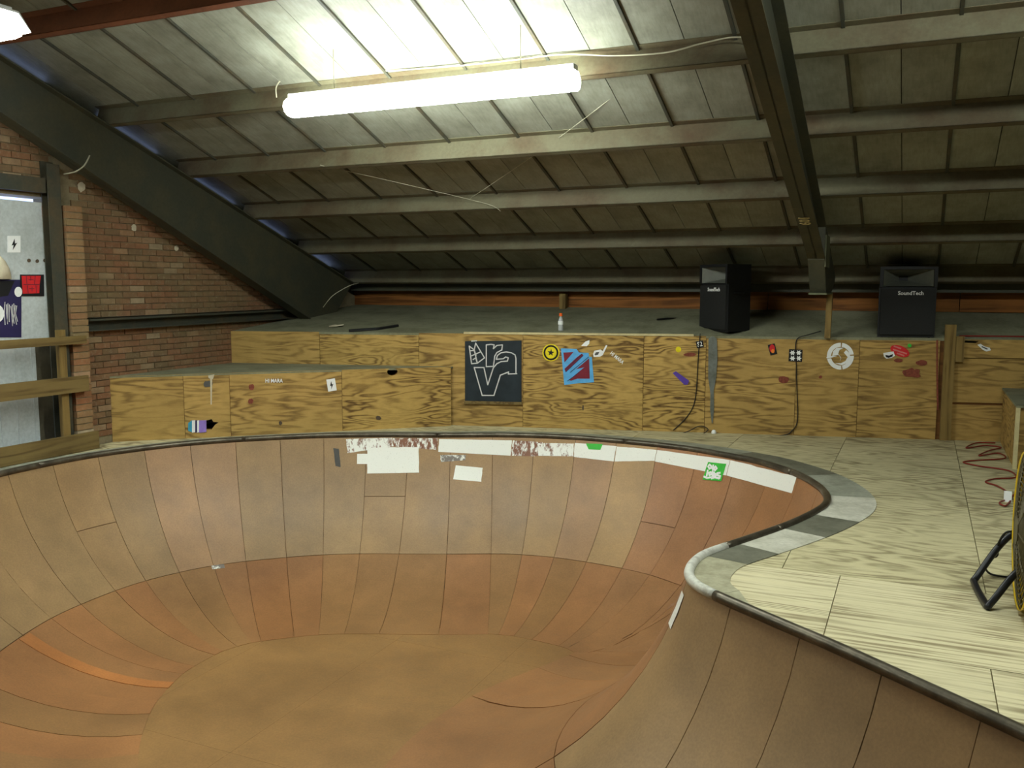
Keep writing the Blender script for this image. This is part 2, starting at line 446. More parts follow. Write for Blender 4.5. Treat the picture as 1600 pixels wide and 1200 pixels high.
rects = [(-0.40, 4.88, 2.04, 6.10, 'ply_deck_x'), (2.04, 4.88, 4.48, 6.10, 'ply_deck_x'), (-2.84, 4.88, -0.40, 6.10, 'ply_deck_x'),
         (0.40, 3.66, 2.84, 4.88, 'ply_deck_x'), (-2.04, 3.66, 0.40, 4.88, 'ply_deck_x'), (2.84, 3.66, 5.28, 4.88, 'ply_deck_x'),
         (0.40, 2.44, 2.84, 3.66, 'ply_deck_x'), (2.84, 2.44, 5.28, 3.66, 'ply_deck_x')]
for i, x in enumerate(np.arange(-8.09, 4.2, 1.22)):
    for y in (6.10, 8.54, 10.98): rects.append((x, y, x + 1.22, y + 2.44, 'ply_deck_y'))
for y in (3.66, 6.10, 8.54): rects.append((-8.87, y, -8.09, y + 2.44, 'ply_deck_y'))
for x in np.arange(-8.0, 2.0, 2.44):
    for y in (-1.22, 0.0): rects.append((x, y, x + 2.44, y + 1.22, 'ply_deck_x'))
g = 0.003
for x0, y0, x1, y1, mt in rects:
    o = clipped_plate('plywood_sheet', (x0 + g, y0 + g, x1 - g, min(y1, 12.9) - g), -0.018, random.uniform(-0.002, 0.0), mt, floor)

# ------------------------------------------------------------------ the bowl
bowl = thing('skate_bowl', 'kidney-shaped brown hardboard skate bowl with steel coping and painted lip', 'skate bowl', (-4.4, 6.0, -DEEP))
def adopt_bowl(o): adopt(bowl, o); return o
def surf(u, a, off=0.0):
    """point on the transition: u along the rim, a from lip (0) to flat (1)"""
    p, n = rim_at(u); s = min(RUN - R_TR * math.sin(PHI0 * (1 - a)), smax_at(u))
    return p + n * s, n
def patch(name, u0, u1, a0, a1, off, mat, skirt=0.0, da=0.075, du=0.09):
    nu = max(2, int(math.ceil((u1 - u0) / du)) + 1); na = max(2, int(math.ceil((a1 - a0) / da)) + 1)
    XYs, nrm, sd_ = [], [], []
    for i in range(nu):
        for j in range(na):
            a = a0 + (a1 - a0) * j / (na - 1)
            q, n = surf(u0 + (u1 - u0) * i / (nu - 1), a)
            th = PHI0 * (1 - a); XYs.append(q); nrm.append((n[0] * math.sin(th), n[1] * math.sin(th), math.cos(th))); sd_.append(np.hypot(*(q - rim_at(u0 + (u1 - u0) * i / (nu - 1))[0])))
    XYs = np.array(XYs); nrm = np.array(nrm); sd_ = np.array(sd_); td = dist(XYs); z = depth(np.minimum(sd_, td)) - np.where(td < sd_ - 0.012, 0.007, 0.0)
    P = np.column_stack([XYs, z]) + nrm * off
    F = [(i * na + j, (i + 1) * na + j, (i + 1) * na + j + 1, i * na + j + 1) for i in range(nu - 1) for j in range(na - 1)]
    V = [tuple(p) for p in P]
    if skirt:
        ring = [i * na for i in range(nu)] + [(nu - 1) * na + j for j in range(1, na)] + [i * na + na - 1 for i in range(nu - 2, -1, -1)] + [j for j in range(na - 2, 0, -1)]
        k = len(V); m_ = len(ring)
        V += [tuple(P[r]) for r in ring] + [tuple(P[r] - nrm[r] * skirt) for r in ring]
        F += [(k + t, k + (t + 1) % m_, k + m_ + (t + 1) % m_, k + m_ + t) for t in range(m_)]
    o = mesh_obj(name, V, F, mat, None, True)
    return o
backing = adopt_bowl(patch('bowl_frame', 0, RIM_L, 0.0, 1.0, -0.012, 'ply_dark', 0, 0.08, 0.09))
def tint(base, v):
    c = lin(base); k = 1 + random.uniform(-v, v); w = random.uniform(-v, v) * 0.5
    return (c[0] * k * (1 + w), c[1] * k, c[2] * k * (1 - w), 1)
nstrip = 80; us_ = RIM_L / nstrip; A_MID = 0.52
for i in range(nstrip):
    u0, u1 = i * us_ + 0.003, (i + 1) * us_ - 0.003
    cuts = [0.006, A_MID, 1.0]
    if random.random() < 0.33: cuts = [0.006, random.choice((0.2, 0.26, 0.31)), A_MID, 1.0]
    for j in range(len(cuts) - 1):
        o = adopt_bowl(patch('hardboard_panel', u0, u1, cuts[j] + (0.0012 if j else 0), cuts[j + 1] - 0.0012, random.uniform(-0.0015, 0.0015), 'hardboard', 0.012))
        low = cuts[j] >= A_MID - 0.01
        pm, _n = rim_at((u0 + u1) / 2)
        base = (152, 115, 75) if low else (158, 130, 93)
        if pm[0] > -2.9 and pm[1] > 5.9: base = (154, 113, 75) if low else (160, 117, 80)       # redder boards towards the hip
        elif pm[0] > -4.2 and pm[1] > 8 and not low: base = (165, 134, 92)
        elif pm[0] < -6.6 and low and random.random() < 0.5: base = (158, 113, 73)
        if random.random() < 0.12: base = (157, 114, 75) if low else (165, 132, 97)
        o.color = tint(base, 0.04)
adopt_bowl(mesh_obj('bowl_base', [(-8.4, -2.1, -DEEP - .02), (6.1, -2.1, -DEEP - .02), (6.1, 10.2, -DEEP - .02), (-8.4, 10.2, -DEEP - .02)], [(0, 1, 2, 3)], 'ply_dark'))
# flat bottom: sheets that run in under the lowest curve of the transition
fx0, fy0, fx1, fy1 = -8.4, -2.2, 6.1, 10.2
for bx0 in np.arange(fx0, fx1, 1.22):
    for by0 in np.arange(fy0, fy1, 2.44):
        st = 0.122
        gx = bx0 + 0.001 + np.arange(11) * (1.218 / 10); gy = by0 + 0.001 + np.arange(21) * (2.438 / 20)
        GX, GY = np.meshgrid(gx, gy, indexing='ij'); P = np.column_stack([GX.ravel(), GY.ravel()])
        ok = sdf(P) > RUN - 0.30
        F = []
        for i in range(10):
            for j in range(20):
                q = (i * 21 + j, (i + 1) * 21 + j, (i + 1) * 21 + j + 1, i * 21 + j + 1)
                if all(ok[list(q)]): F.append(q)
        if not F: continue
        used = sorted({i for f in F for i in f}); rm = {i: k for k, i in enumerate(used)}
        o = adopt_bowl(mesh_obj('floor_panel', [(*P[i], -DEEP - 0.003) for i in used], [tuple(rm[i] for i in f) for f in F], 'hardboard'))
        for p in o.data.polygons:
            if p.normal.z < 0: p.flip()
        o.color = tint((152, 117, 74), 0.012)
# orange filler strip low on the wall below the rails, scuffs
pf = at_z(58, 988, -1.24); uf = rim_u(pf[0], pf[1])
o = adopt_bowl(patch('filler_strip', uf - 0.09, uf + 0.09, 0.525, 1.0, 0.004, 'hardboard', 0.006)); o.color = (*lin((180, 120, 70)), 1); o['label'] = 'orange filler strip between the hardboard sheets'
# steel coping pipe in lengths; the one around the hip is painted white
u_hip0, u_hip1 = rim_u(*at_z(1150, 861)[:2]), rim_u(*at_z(1112, 934)[:2])
cuts = [u_hip0, u_hip1]
k = u_hip1
while k < u_hip0 + RIM_L - 1.2: k += 2.4; cuts.append(min(k, u_hip0 + RIM_L))
if cuts[-1] < u_hip0 + RIM_L: cuts.append(u_hip0 + RIM_L)
for a, b_ in zip(cuts, cuts[1:]):
    n = max(4, int((b_ - a) / 0.05)); pts = []
    for i in range(n + 1):
        p, nn = rim_at(a + 0.002 + (b_ - a - 0.004) * i / n); pts.append((*(p - nn * 0.012), 0.004))
    o = adopt_bowl(MB().tube(pts, 0.034, 12).build('coping_pipe', 'paint_white_worn' if a == u_hip0 else 'coping_steel', None, True))
    if a == u_hip0: o['label'] = 'white painted coping pipe around the hip'
# painted lip boards behind the pipe
def lip(u0, u1, mat, w0, w1=None, z=0.005):
    w1 = w0 if w1 is None else w1
    n = max(3, int((u1 - u0) / 0.08)); V = []; F = []
    for i in range(n + 1):
        t = i / n; p, nn = rim_at(u0 + 0.002 + (u1 - u0 - 0.004) * t); w = w0 + (w1 - w0) * t
        a, b_ = p - nn * 0.03, p - nn * w
        V += [(*a, z), (*b_, z), (*b_, -0.01), (*a, -0.01)]
    for i in range(n):
        for j in range(4): F.append((i * 4 + j, i * 4 + (j + 1) % 4, i * 4 + 4 + (j + 1) % 4, i * 4 + 4 + j))
    F += [(0, 1, 2, 3), (n * 4 + 3, n * 4 + 2, n * 4 + 1, n * 4)]
    return adopt_bowl(mesh_obj('lip_board', V, F, mat))
def ur(px, py): return rim_u(*at_z(px, py)[:2])
marks = [ur(0, 748) - 2.2, ur(0, 746) - 0.4, ur(140, 712), ur(300, 693), ur(450, 684), ur(620, 681), ur(800, 684), ur(960, 696), ur(1110, 718), ur(1210, 745), ur(1274, 774)]
lw = [0.22, 0.24, 0.26, 0.27, 0.28, 0.30, 0.33, 0.36, 0.40, 0.42, 0.42]
if marks[0] > marks[1]: marks[0] -= RIM_L
for i in range(len(marks) - 1):
    lip(marks[i], marks[i + 1], 'paint_grey' if i != 8 else 'paint_grey_dark', lw[i], lw[i + 1])
q = [ur(1274, 774), ur(1284, 806), ur(1240, 831), ur(1170, 855), ur(1112, 870), ur(1072, 906), ur(1104, 932), ur(1160, 955)]
ws = [0.42, 0.40, 0.38, 0.36, 0.34, 0.27, 0.20, 0.05]
for i, mt in enumerate(['paint_grey_light', 'paint_grey_dark', 'paint_grey_light', 'paint_grey_dark', 'paint_grey_pale', 'paint_grey_pale', 'paint_grey_pale']):
    lip(q[i], q[i + 1], mt, ws[i], ws[i + 1])

def on_bowl(px, py):
    d = ray(px, py); ts = np.linspace(3.0 / 1400, 15.0 / 1400, 900)
    P = CAMP + ts[:, None] * d
    Z_ = depth(sdf(P[:, :2]))
    i = np.nonzero(P[:, 2] < Z_)[0][0]
    a, b_ = ts[i - 1], ts[i]
    fa = P[i - 1, 2] - Z_[i - 1]; fb = P[i, 2] - Z_[i]
    return CAMP + d * (a + (b_ - a) * fa / (fa - fb))
def bowl_normal(p):
    e = 0.03; x, y = p[:2]
    za = depth(sdf([(x + e, y), (x - e, y), (x, y + e), (x, y - e)]))
    n = np.array((-(za[0] - za[1]) / (2 * e), -(za[2] - za[3]) / (2 * e), 1.0)); return n / np.linalg.norm(n)
def snap(px, py, lift):
    """bowl surface point under a pixel, lifted off the boards, and the normal there"""
    p = on_bowl(px, py); d2 = ((RIM - p[:2]) ** 2).sum(1); i = int(np.argmin(d2)); best = (1e9, None)
    for k_ in np.linspace(i - 1.5, i + 1.5, 25):
        q_, n_ = rim_at((k_ % NR) * RIM_L / NR); dd = ((q_ - p[:2]) ** 2).sum()
        if dd < best[0]: best = (dd, q_, n_)
    th = math.acos(max((R_TR - DEEP) / R_TR, min(1.0, 1 - (p[2] + DEEP) / R_TR))); q_, n_ = best[1:]
    nrm = np.array((n_[0] * math.sin(th), n_[1] * math.sin(th), math.cos(th)))
    xy = q_ + n_ * (RUN - R_TR * math.sin(th))
    return np.array((*xy, -DEEP + R_TR * (1 - math.cos(th)))) + nrm * lift, nrm
def bowl_decal(name, quad, mat, lift=0.005, nu=10, nv=5):
    tl, tr, br, bl = (np.array(p, float) for p in quad)
    V = []
    for j in range(nv + 1):
        for i in range(nu + 1):
            s, t = i / nu, j / nv
            q_ = (tl * (1 - s) + tr * s) * (1 - t) + (bl * (1 - s) + br * s) * t
            V.append(snap(*q_, lift)[0])
    F = [(j * (nu + 1) + i, j * (nu + 1) + i + 1, (j + 1) * (nu + 1) + i + 1, (j + 1) * (nu + 1) + i) for j in range(nv) for i in range(nu)]
    o = mesh_obj(name, V, F, mat, None, True)
    for p in o.data.polygons: pass
    return o

for quad in (((330, 884), (350, 882), (351, 888), (332, 890)), ((636, 1006), (662, 1004), (664, 1016), (650, 1014)), ((521, 700), (530, 701), (532, 730), (524, 728))):
    adopt_bowl(bowl_decal('scuff_mark', quad, 'stain_slate' if quad[0][0] == 521 else 'vinyl_grey', 0.006, 3, 3))
# ------------------------------------------------------------------ step and riser walls, platform
RZ = 1.25
def rz_point(s, z, out=0.0):          # s metres along the riser from its left end
    p = RB + RD * s; return np.array((p[0] + RN[0] * out, p[1] + RN[1] * out, z))
RLEN = np.linalg.norm(RA - RB)
core = MB().obox(rz_point(0, -0.05, -0.02), (*(RD * (RLEN + 3.6)), 0), (RN[0] * -0.1, RN[1] * -0.1, 0), (0, 0, RZ + 0.045))
riser = struct(core.build('wall_riser', 'ply_dark'), 'plywood riser wall behind the bowl')
def s_of(px, py):
    p = at_plane(px, py, (*RA, 0), RN); return float(np.dot(p[:2] - RB, RD)), p[2]
seams = [0.0, s_of(500, 560)[0], s_of(655, 600)[0], s_of(817, 600)[0], s_of(1005, 600)[0], s_of(1102, 600)[0], s_of(1243, 600)[0], s_of(1341, 600)[0], s_of(1466, 600)[0]]
for i, (a, b_) in enumerate(zip(seams, seams[1:])):
    MB().obox(rz_point(a + 0.003, -0.03, -0.02), (*(RD * (b_ - a - 0.006)), 0), (*(RN[:2] * (0.02 + random.uniform(-.003, .003))), 0), (0, 0, RZ + 0.03)).build('plywood_sheet', 'ply_riser' if 2 < i < 5 or i == 1 else 'ply_riser_dull', riser)
# bay to the right of the post: top board, middle sheet, gap, lower sheet
e0 = s_of(1488, 600)[0]
for z0, z1, out, mt in ((1.02, 1.24, 0.025, 'ply_riser_dull'), (0.47, 1.01, 0.0, 'ply_riser_dull'), (-0.02, 0.44, 0.0, 'ply_riser_dull')):
    MB().obox(rz_point(e0, z0, -0.02), (*(RD * 3.4), 0), (*(RN[:2] * (0.02 + out)), 0), (0, 0, z1 - z0)).build('plywood_sheet', mt, riser)

# lower step in the corner
SA, SB = np.array((-8.87, 7.78)), np.array((-5.72, 10.60)); SD = (SB - SA) / np.linalg.norm(SB - SA); SN = np.array((SD[1], -SD[0], 0.0)); SL = np.linalg.norm(SB - SA)
SZ = 0.80
step_top = MB().prism([(*SA, SZ - 0.02), (*SB, SZ - 0.02), (SB[0], riser_y(SB[0]) + 0.0, SZ - 0.02), (*RB, SZ - 0.02)], (0, 0, 0.02))
struct(step_top.build('floor_step', 'platform_grey'), 'grey top of the low corner step')
def sp(s, z, out=0.0): p = SA + SD * s; return np.array((p[0] + SN[0] * out, p[1] + SN[1] * out, z))
stepw = struct(MB().obox(sp(0, -0.05, -0.02), (*(SD * SL), 0), (*(-SN[:2] * 0.06), 0), (0, 0, SZ + 0.03)).build('wall_step', 'ply_dark'), 'plywood front of the low corner step')
def ss(px, py):
    p = at_plane(px, py, (*SA, 0), SN); return float(np.dot(p[:2] - SA, SD)), p[2]
sseams = [0.0, ss(288, 640)[0], ss(360, 640)[0], ss(535, 640)[0], SL]
for i, (a, b_) in enumerate(zip(sseams, sseams[1:])):
    MB().obox(sp(a + 0.002, -0.03, -0.02), (*(SD * (b_ - a - 0.005)), 0), (*(SN[:2] * (0.02 + random.uniform(-.003, .003))), 0), (0, 0, SZ + 0.032)).build('plywood_sheet', ('ply_riser_dull', 'ply_riser_dull', 'ply_riser_dull', 'ply_riser')[i], stepw)

# platform that climbs from the riser to the fascia boards under the eaves
BY, BZ = 13.0, 1.57
V = []; F = []; nx, ny = 16, 6
for i in range(nx + 1):
    x = XW + (3.9 - XW) * i / nx
    for j in range(ny + 1):
        t = j / ny; y0 = riser_y(x); V.append((x, y0 + (BY + 0.1 - y0) * t, RZ + (BZ - RZ) * t))
F = [(i * (ny + 1) + j, (i + 1) * (ny + 1) + j, (i + 1) * (ny + 1) + j + 1, i * (ny + 1) + j + 1) for i in range(nx) for j in range(ny)]
k = len(V); V += [(x, y, z - 0.03) for x, y, z in V]; F += [tuple(q_ + k for q_ in f[::-1]) for f in F]
F += [(i * (ny + 1), (i + 1) * (ny + 1), (i + 1) * (ny + 1) + k, i * (ny + 1) + k) for i in range(nx)]
platform = struct(mesh_obj('floor_platform', V, F, 'platform_grey'), 'dusty grey platform above the riser')
def plat_z(x, y):
    y0 = riser_y(x); return RZ + (BZ - RZ) * max(0, min(1, (y - y0) / (BY + 0.1 - y0)))
def on_plat(px, py):
    """first point of the platform met along the ray"""
    d = ray(px, py)
    for t in np.linspace(9.0, 16.0, 2800):
        p = CAMP + d / np.dot(d, FW) * t
        if p[1] > riser_y(p[0]) and p[2] <= plat_z(p[0], p[1]): break
    return np.array((p[0], p[1], plat_z(p[0], p[1])))

# ------------------------------------------------------------------ roof
PY0, PDY, SLOPE, PZ0 = 7.63, 1.204, 0.37, 3.716
PH = 0.20
cs = 1 / math.sqrt(1 + SLOPE ** 2)
def pz(y): return PZ0 - SLOPE * (y - PY0)           # underside of the purlins
ROOF = PH / cs + 0.012
RIDGE = -1.0
ceil_o = MB()
for (ya, za, yb, zb) in ((RIDGE, pz(RIDGE) + ROOF, YN + 0.3, pz(YN + 0.3) + ROOF), (RIDGE, pz(RIDGE) + ROOF, -16.0, pz(RIDGE) + ROOF - SLOPE * (15.0))):
    ceil_o.prism([(XW - 0.10, ya, za + 0.02), (XE + 0.6, ya, za + 0.02), (XE + 0.6, yb, zb + 0.02), (XW - 0.10, yb, zb + 0.02)], (0, 0, 0.05))
ceiling = struct(ceil_o.build('ceiling', 'roof_metal'), 'sloping roof lined with pale panels')
PW = 0.415
npan = int((XE + 0.3 - XW) / PW)
pan_mesh = None
for i in range(npan):
    x0 = XW - 0.08 + i * PW; wide = i % 2 == 0
    a, b_ = x0 + (0.016 if wide else 0.004), x0 + PW - (0.004 if wide else 0.016)
    ya, yb = RIDGE, YN + 0.2
    mb = MB()
    za, zb = pz(ya) + ROOF, pz(yb) + ROOF
    mb.add([(a, ya, za), (b_, ya, za), (b_, yb, zb), (a, yb, zb), (a, ya, za + .02), (b_, ya, za + .02), (b_, yb, zb + .02), (a, yb, zb + .02)],
           [(0, 3, 2, 1), (4, 5, 6, 7), (0, 1, 5, 4), (1, 2, 6, 5), (2, 3, 7, 6), (3, 0, 4, 7)])
    mb.build('roof_panel', 'roof_lining', ceiling)
    if wide:
        MB().add([(x0 - .014, ya, za - .022), (x0 + .014, ya, za - .022), (x0 + .014, yb, zb - .022), (x0 - .014, yb, zb - .022),
                  (x0 - .014, ya, za + .01), (x0 + .014, ya, za + .01), (x0 + .014, yb, zb + .01), (x0 - .014, yb, zb + .01)],
                 [(0, 3, 2, 1), (4, 5, 6, 7), (0, 1, 5, 4), (1, 2, 6, 5), (2, 3, 7, 6), (3, 0, 4, 7)]).build('seam_rib', 'steel_dark', ceiling)
tmp = RIDGE
MB().add([(XW - .1, RIDGE, pz(RIDGE) + ROOF), (XE + .5, RIDGE, pz(RIDGE) + ROOF), (XE + .5, -15.5, pz(RIDGE) + ROOF - SLOPE * 14.5), (XW - .1, -15.5, pz(RIDGE) + ROOF - SLOPE * 14.5)], [(0, 1, 2, 3)]).build('rear_lining', 'roof_lining', ceiling)

# purlins: C sections with the open side away from the bowl
plabels = {-1: 'rust-brown steel purlin high under the roof beyond the strip light', 0: 'brownish steel purlin directly behind the glowing strip light, with a white cable along it',
           1: 'pale lit steel purlin next down the slope from the strip light', 2: 'grey-brown steel purlin midway between strip light and eaves',
           3: 'dim steel purlin just above the loudspeakers, lowest but one', 4: 'lowest dark steel purlin at the eaves behind the loudspeakers',
           -2: 'second steel purlin uphill from the strip light', -3: 'third steel purlin uphill from the strip light', -4: 'fourth steel purlin uphill from the strip light', -5: 'fifth steel purlin uphill from the strip light', -6: 'steel purlin nearest the ridge'}
sl = np.array((0, cs, -SLOPE * cs)); nr = np.array((0, SLOPE * cs, cs))
for i in range(-6, 5):
    y = PY0 + i * PDY - (0.27 if i < 0 else 0); o0 = np.array((XW + 0.14, y, pz(y))); X_ = np.array((XE - XW - 0.24, 0, 0))
    mb = MB()
    mb.obox(o0, X_, sl * 0.008, nr * (PH + 0.012))
    mb.obox(o0, X_, sl * 0.065, nr * 0.008); mb.obox(o0 + nr * (PH + 0.004), X_, sl * -0.065, nr * 0.008)
    mb.obox(o0 + sl * 0.057, X_, sl * 0.008, nr * 0.022)
    tag(mb.build('roof_purlin', 'purlin_rust' if i == -1 else 'purlin_grey'), plabels[i], 'purlin', 'purlins under the roof')

# gable-side rafter: deep dark steel I-beam, haunched towards the eaves
def rafter(name, xc, tops, bots, w, label, mat='steel_frame'):
    t = thing(name, label, 'rafter', (xc, tops[0][0], bots[0][1]))
    n = len(tops); V = []; F = []
    for (yt, zt), (yb, zb) in zip(tops, bots):
        V += [(xc - .008, yt, zt), (xc + .008, yt, zt), (xc + .008, yb, zb), (xc - .008, yb, zb)]
    for i in range(n - 1):
        for j in range(4): F.append((i * 4 + j, i * 4 + (j + 1) % 4, i * 4 + 4 + (j + 1) % 4, i * 4 + 4 + j))
    F += [(0, 1, 2, 3), ((n - 1) * 4 + 3, (n - 1) * 4 + 2, (n - 1) * 4 + 1, (n - 1) * 4)]
    adopt(t, mesh_obj('web', V, F, mat))
    for nm, line, dz in (('top_flange', tops, -0.014), ('bottom_flange', bots, 0.014)):
        mb = MB()
        for (ya, za), (yb, zb) in zip(line, line[1:]):
            mb.add([(xc - w / 2, ya, za), (xc + w / 2, ya, za), (xc + w / 2, yb, zb), (xc - w / 2, yb, zb), (xc - w / 2, ya, za + dz), (xc + w / 2, ya, za + dz), (xc + w / 2, yb, zb + dz), (xc - w / 2, yb, zb + dz)],
                   [(0, 3, 2, 1), (4, 5, 6, 7), (0, 1, 5, 4), (1, 2, 6, 5), (2, 3, 7, 6), (3, 0, 4, 7)])
        adopt(t, mb.build(nm, mat))
    return t
def gb(y): return 3.12 - 0.454 * (y - 7.41)
ys = [0.0, 3.0, 5.5, 7.4, 9.0, 10.5, 11.6]
left_rafter = rafter('steel_rafter', -8.60, [(y, pz(y) - 0.002) for y in ys] + [(12.5, pz(12.5) - .002)], [(y, gb(y) if y > 5 else min(gb(5) + (5 - y) * .37, pz(y) - .3)) for y in ys] + [(11.9, 1.30)], 0.2, 'deep dark steel rafter running down the brick gable wall')
MB  # noqa
def rb(y): return 3.70 - 0.315 * (y - 6.0)
ys = [0.0, 3.0, 6.0, 8.2, 10.6]
xr = -1.10
right_rafter = rafter('steel_rafter', xr, [(y, pz(y) - .002) for y in ys] + [(11.5, pz(11.5) - .002)], [(y, min(rb(y), pz(y) - 0.25)) for y in ys] + [(11.0, 2.1)], 0.19, 'dark steel rafter above the two loudspeakers, painted with pale numerals')
kn = MB().prism([(xr - .09, 10.75, pz(10.75)), (xr - .09, 10.75, 2.18), (xr - .09, 11.08, 1.80), (xr - .09, 11.75, 1.80), (xr - .09, 12.2, 1.95), (xr - .09, 12.2, pz(12.2))], (0.18, 0, 0)).build('knee', 'steel_frame')
pl = MB().obox((xr + .09, 10.78, 2.10), (0.012, 0, 0), (0, 0.42, 0), (0, 0, 0.36)).build('gusset_plate', 'steel_green')
st_ = MB().obox((xr - .10, 11.02, 1.785), (0.20, 0, 0), (0, 0.75, 0), (0, 0, 0.02)).build('base_flange', 'steel_green')
lg = MB().obox((xr + .03, 11.72, 1.24), (0.07, 0, 0), (0, 0.07, 0), (0, 0.10, 0.56)).build('prop_leg', 'lumber_up')
adopt(right_rafter, kn, pl, st_, lg)

def text_mesh(name, body, origin, xdir, ydir, size, mat, parent=None, align='CENTER', lift=None, shear=0.0):
    cu = bpy.data.curves.new(name, 'FONT'); cu.body = body; cu.size = size; cu.align_x = align; cu.align_y = 'CENTER'; cu.shear = shear
    cu.extrude = 0.0015; cu.offset = 0.018 * size; cu.resolution_u = 2
    o = bpy.data.objects.new('tmp', cu); COL.objects.link(o)
    me = o.to_mesh().copy(); o.to_mesh_clear(); bpy.data.objects.remove(o)
    xd = Vector(xdir).normalized(); yd = Vector(ydir).normalized(); zd = xd.cross(yd)
    og = Vector(origin) + (zd * lift if lift else Vector((0, 0, 0)))
    for v in me.vertices: v.co = og + xd * v.co.x + yd * v.co.y + zd * v.co.z
    me.materials.clear(); me.materials.append(MATS[mat]); me.name = name
    o = bpy.data.objects.new(name, me); COL.objects.link(o)
    if parent: adopt(parent, o)
    return o
# numerals on the underside flange of the rafter
p = np.array((xr - 0.02, 9.65, rb(9.65) - 0.004)); sd = np.array((0, 1, -0.315)); sd /= np.linalg.norm(sd)
text_mesh('numerals', '109', p, sd, (1, 0, 0), 0.15, 'batten_pale', right_rafter)

# eaves strut, fascia boards
tag(MB().box((XW + 0.1, 12.74, 1.80), (XE - .1, 12.86, pz(12.8) + ROOF - 0.02)).build('eaves_strut', 'steel_frame'), 'long dark steel strut running along the foot of the roof', 'beam')
fx = [at_y(545, 465, BY)[0], at_y(888, 465, BY)[0], at_y(1200, 465, BY)[0], at_y(1500, 465, BY)[0], 4.0]
flab = ['orange-brown fascia board in the far corner by the brick wall', 'orange-brown fascia board right behind the standing bottle', 'orange-brown fascia board behind the two loudspeakers', 'dim brown fascia board beyond the right-hand loudspeaker']
for i in range(4):
    tag(MB().box((fx[i] + 0.004, BY, BZ - 0.02), (fx[i + 1] - 0.004, BY + 0.03, 1.80)).build('fascia_board', 'fascia_wood'), flab[i], 'board', 'fascia boards under the eaves')
p = at_y(880, 487, BY - 0.12)
tag(MB().obox((p[0] - .05, BY - .16, plat_z(p[0], BY - .16) - 0.02), (0.10, 0, 0), (0, .09, 0), (0, 0, 0.25)).build('wooden_stub_post', 'lumber_up'), 'short wooden stub post in front of the fascia board', 'post')

# ------------------------------------------------------------------ outer walls
struct(MB().box((XW, YN, -0.1), (XE, YN + 0.15, pz(YN) + ROOF + .02)).build('wall_back', 'wall_dull'))
def gable_poly(x, top=0.0):
    return [(x, YS, -0.1), (x, YN, -0.1), (x, YN, pz(YN) + top), (x, RIDGE, pz(RIDGE) + top), (x, YS, pz(RIDGE) - SLOPE * 12.0 + top)]
struct(MB().prism(gable_poly(XE, ROOF), (0.15, 0, 0)).build('wall_right', 'wall_dull'))
struct(MB().box((XW - .2, YS - .15, -0.1), (XE + .15, YS, pz(RIDGE) - SLOPE * 12.0 + ROOF)).build('wall_front', 'wall_dull'))
# gable wall: mortar core with an opening for the door
wl = XW - 0.30; DY0, DY1, DZ = 4.6, 7.12, 2.86
wall = MB()
wall.prism([(wl, DY1, -0.1), (wl, YN, -0.1), (wl, YN, pz(YN) - .02), (wl, DY1, pz(DY1) - .02)], (0.285, 0, 0))
wall.prism([(wl, DY0, DZ), (wl, DY1, DZ), (wl, DY1, pz(DY1) - .02), (wl, DY0, pz(DY0) - .02)], (0.285, 0, 0))
wall.prism([(wl, YS, -0.1), (wl, DY0, -0.1), (wl, DY0, pz(DY0) - .02), (wl, RIDGE, pz(RIDGE) + .1), (wl, YS, pz(RIDGE) - SLOPE * 12 + .1)], (0.285, 0, 0))
wall_left = struct(wall.build('wall_left', 'mortar'), 'red brick gable wall')
# closure strip between wall head and roof, short of the wall by a slit that lets daylight in
for ya, yb, gap in ((YS, 5.9, 0.0), (5.9, 7.15, 0.07), (7.15, 7.8, 0.0), (7.8, 8.7, 0.05), (8.7, 9.1, 0), (9.1, 10.1, 0.04), (10.1, 10.4, 0), (10.4, 11.2, 0.04), (11.2, 11.75, 0), (11.75, 12.35, 0.08), (12.35, YN, 0)):
    h = lambda y: pz(y) if y >= RIDGE else pz(RIDGE) - SLOPE * (RIDGE - y)
    lo_, hi_ = (-.04, ROOF + .03)
    def strip(l_, u_):
        q_ = [(XW - .06, ya, h(ya) + l_), (XW - .06, yb, h(yb) + l_), (XW - .06, yb, h(yb) + u_), (XW - .06, ya, h(ya) + u_)]
        if ya < RIDGE < yb: q_ = [q_[0], (XW - .06, RIDGE, h(RIDGE) + l_), q_[1], q_[2], (XW - .06, RIDGE, h(RIDGE) + u_), q_[3]]
        MB().prism(q_, (0.02, 0, 0)).build('closure_strip', 'steel_dark', wall_left)
    if gap: strip(lo_, ROOF - .015 - gap)
    else: strip(lo_, hi_)
bl, bh = 0.215, 0.065
brick_me = MB().box((0, 0, 0), (0.028, bl, bh)).build('brick', 'brick').data
bpy.data.objects.remove(bpy.data.objects['brick'])
spots = []
for row in range(60):
    z = 0.02 + row * 0.075
    y = DY1 + 0.36 - (0.1125 if row % 2 else 0)
    while y < 12.6:
        if y > 7.3 and z > 0.02 and z + bh < min(gb(y) + 0.35, pz(y + bl) - 0.03) and not (z < 0.7 and y > 7.8) and not (z < 1.15 and y > 10.1):
            spots.append((y, z))
        y += 0.225
    y = 5.2 - (0.1125 if row % 2 else 0)
    while y + bl < DY1 + .1:
        if z > DZ + .02 and z + bh < pz(y + bl) - 0.4: spots.append((y, z))
        y += 0.225
spots.sort(key=lambda s_: (s_[0] - 0) ** 2 + (s_[1] - 1.9) ** 2)
vis = [s_ for s_ in spots if s_[0] > 5.9 and s_[1] < gb(s_[0]) + 0.1]
first = vis[:300]; rest = [s_ for s_ in spots if s_ not in set(first)]
for y, z in first:
    o = bpy.data.objects.new('brick', brick_me); COL.objects.link(o); o.parent = wall_left
    o.location = (XW - 0.028 + random.uniform(-.004, .004), y + random.uniform(-.004, .004), z)
mb = MB()
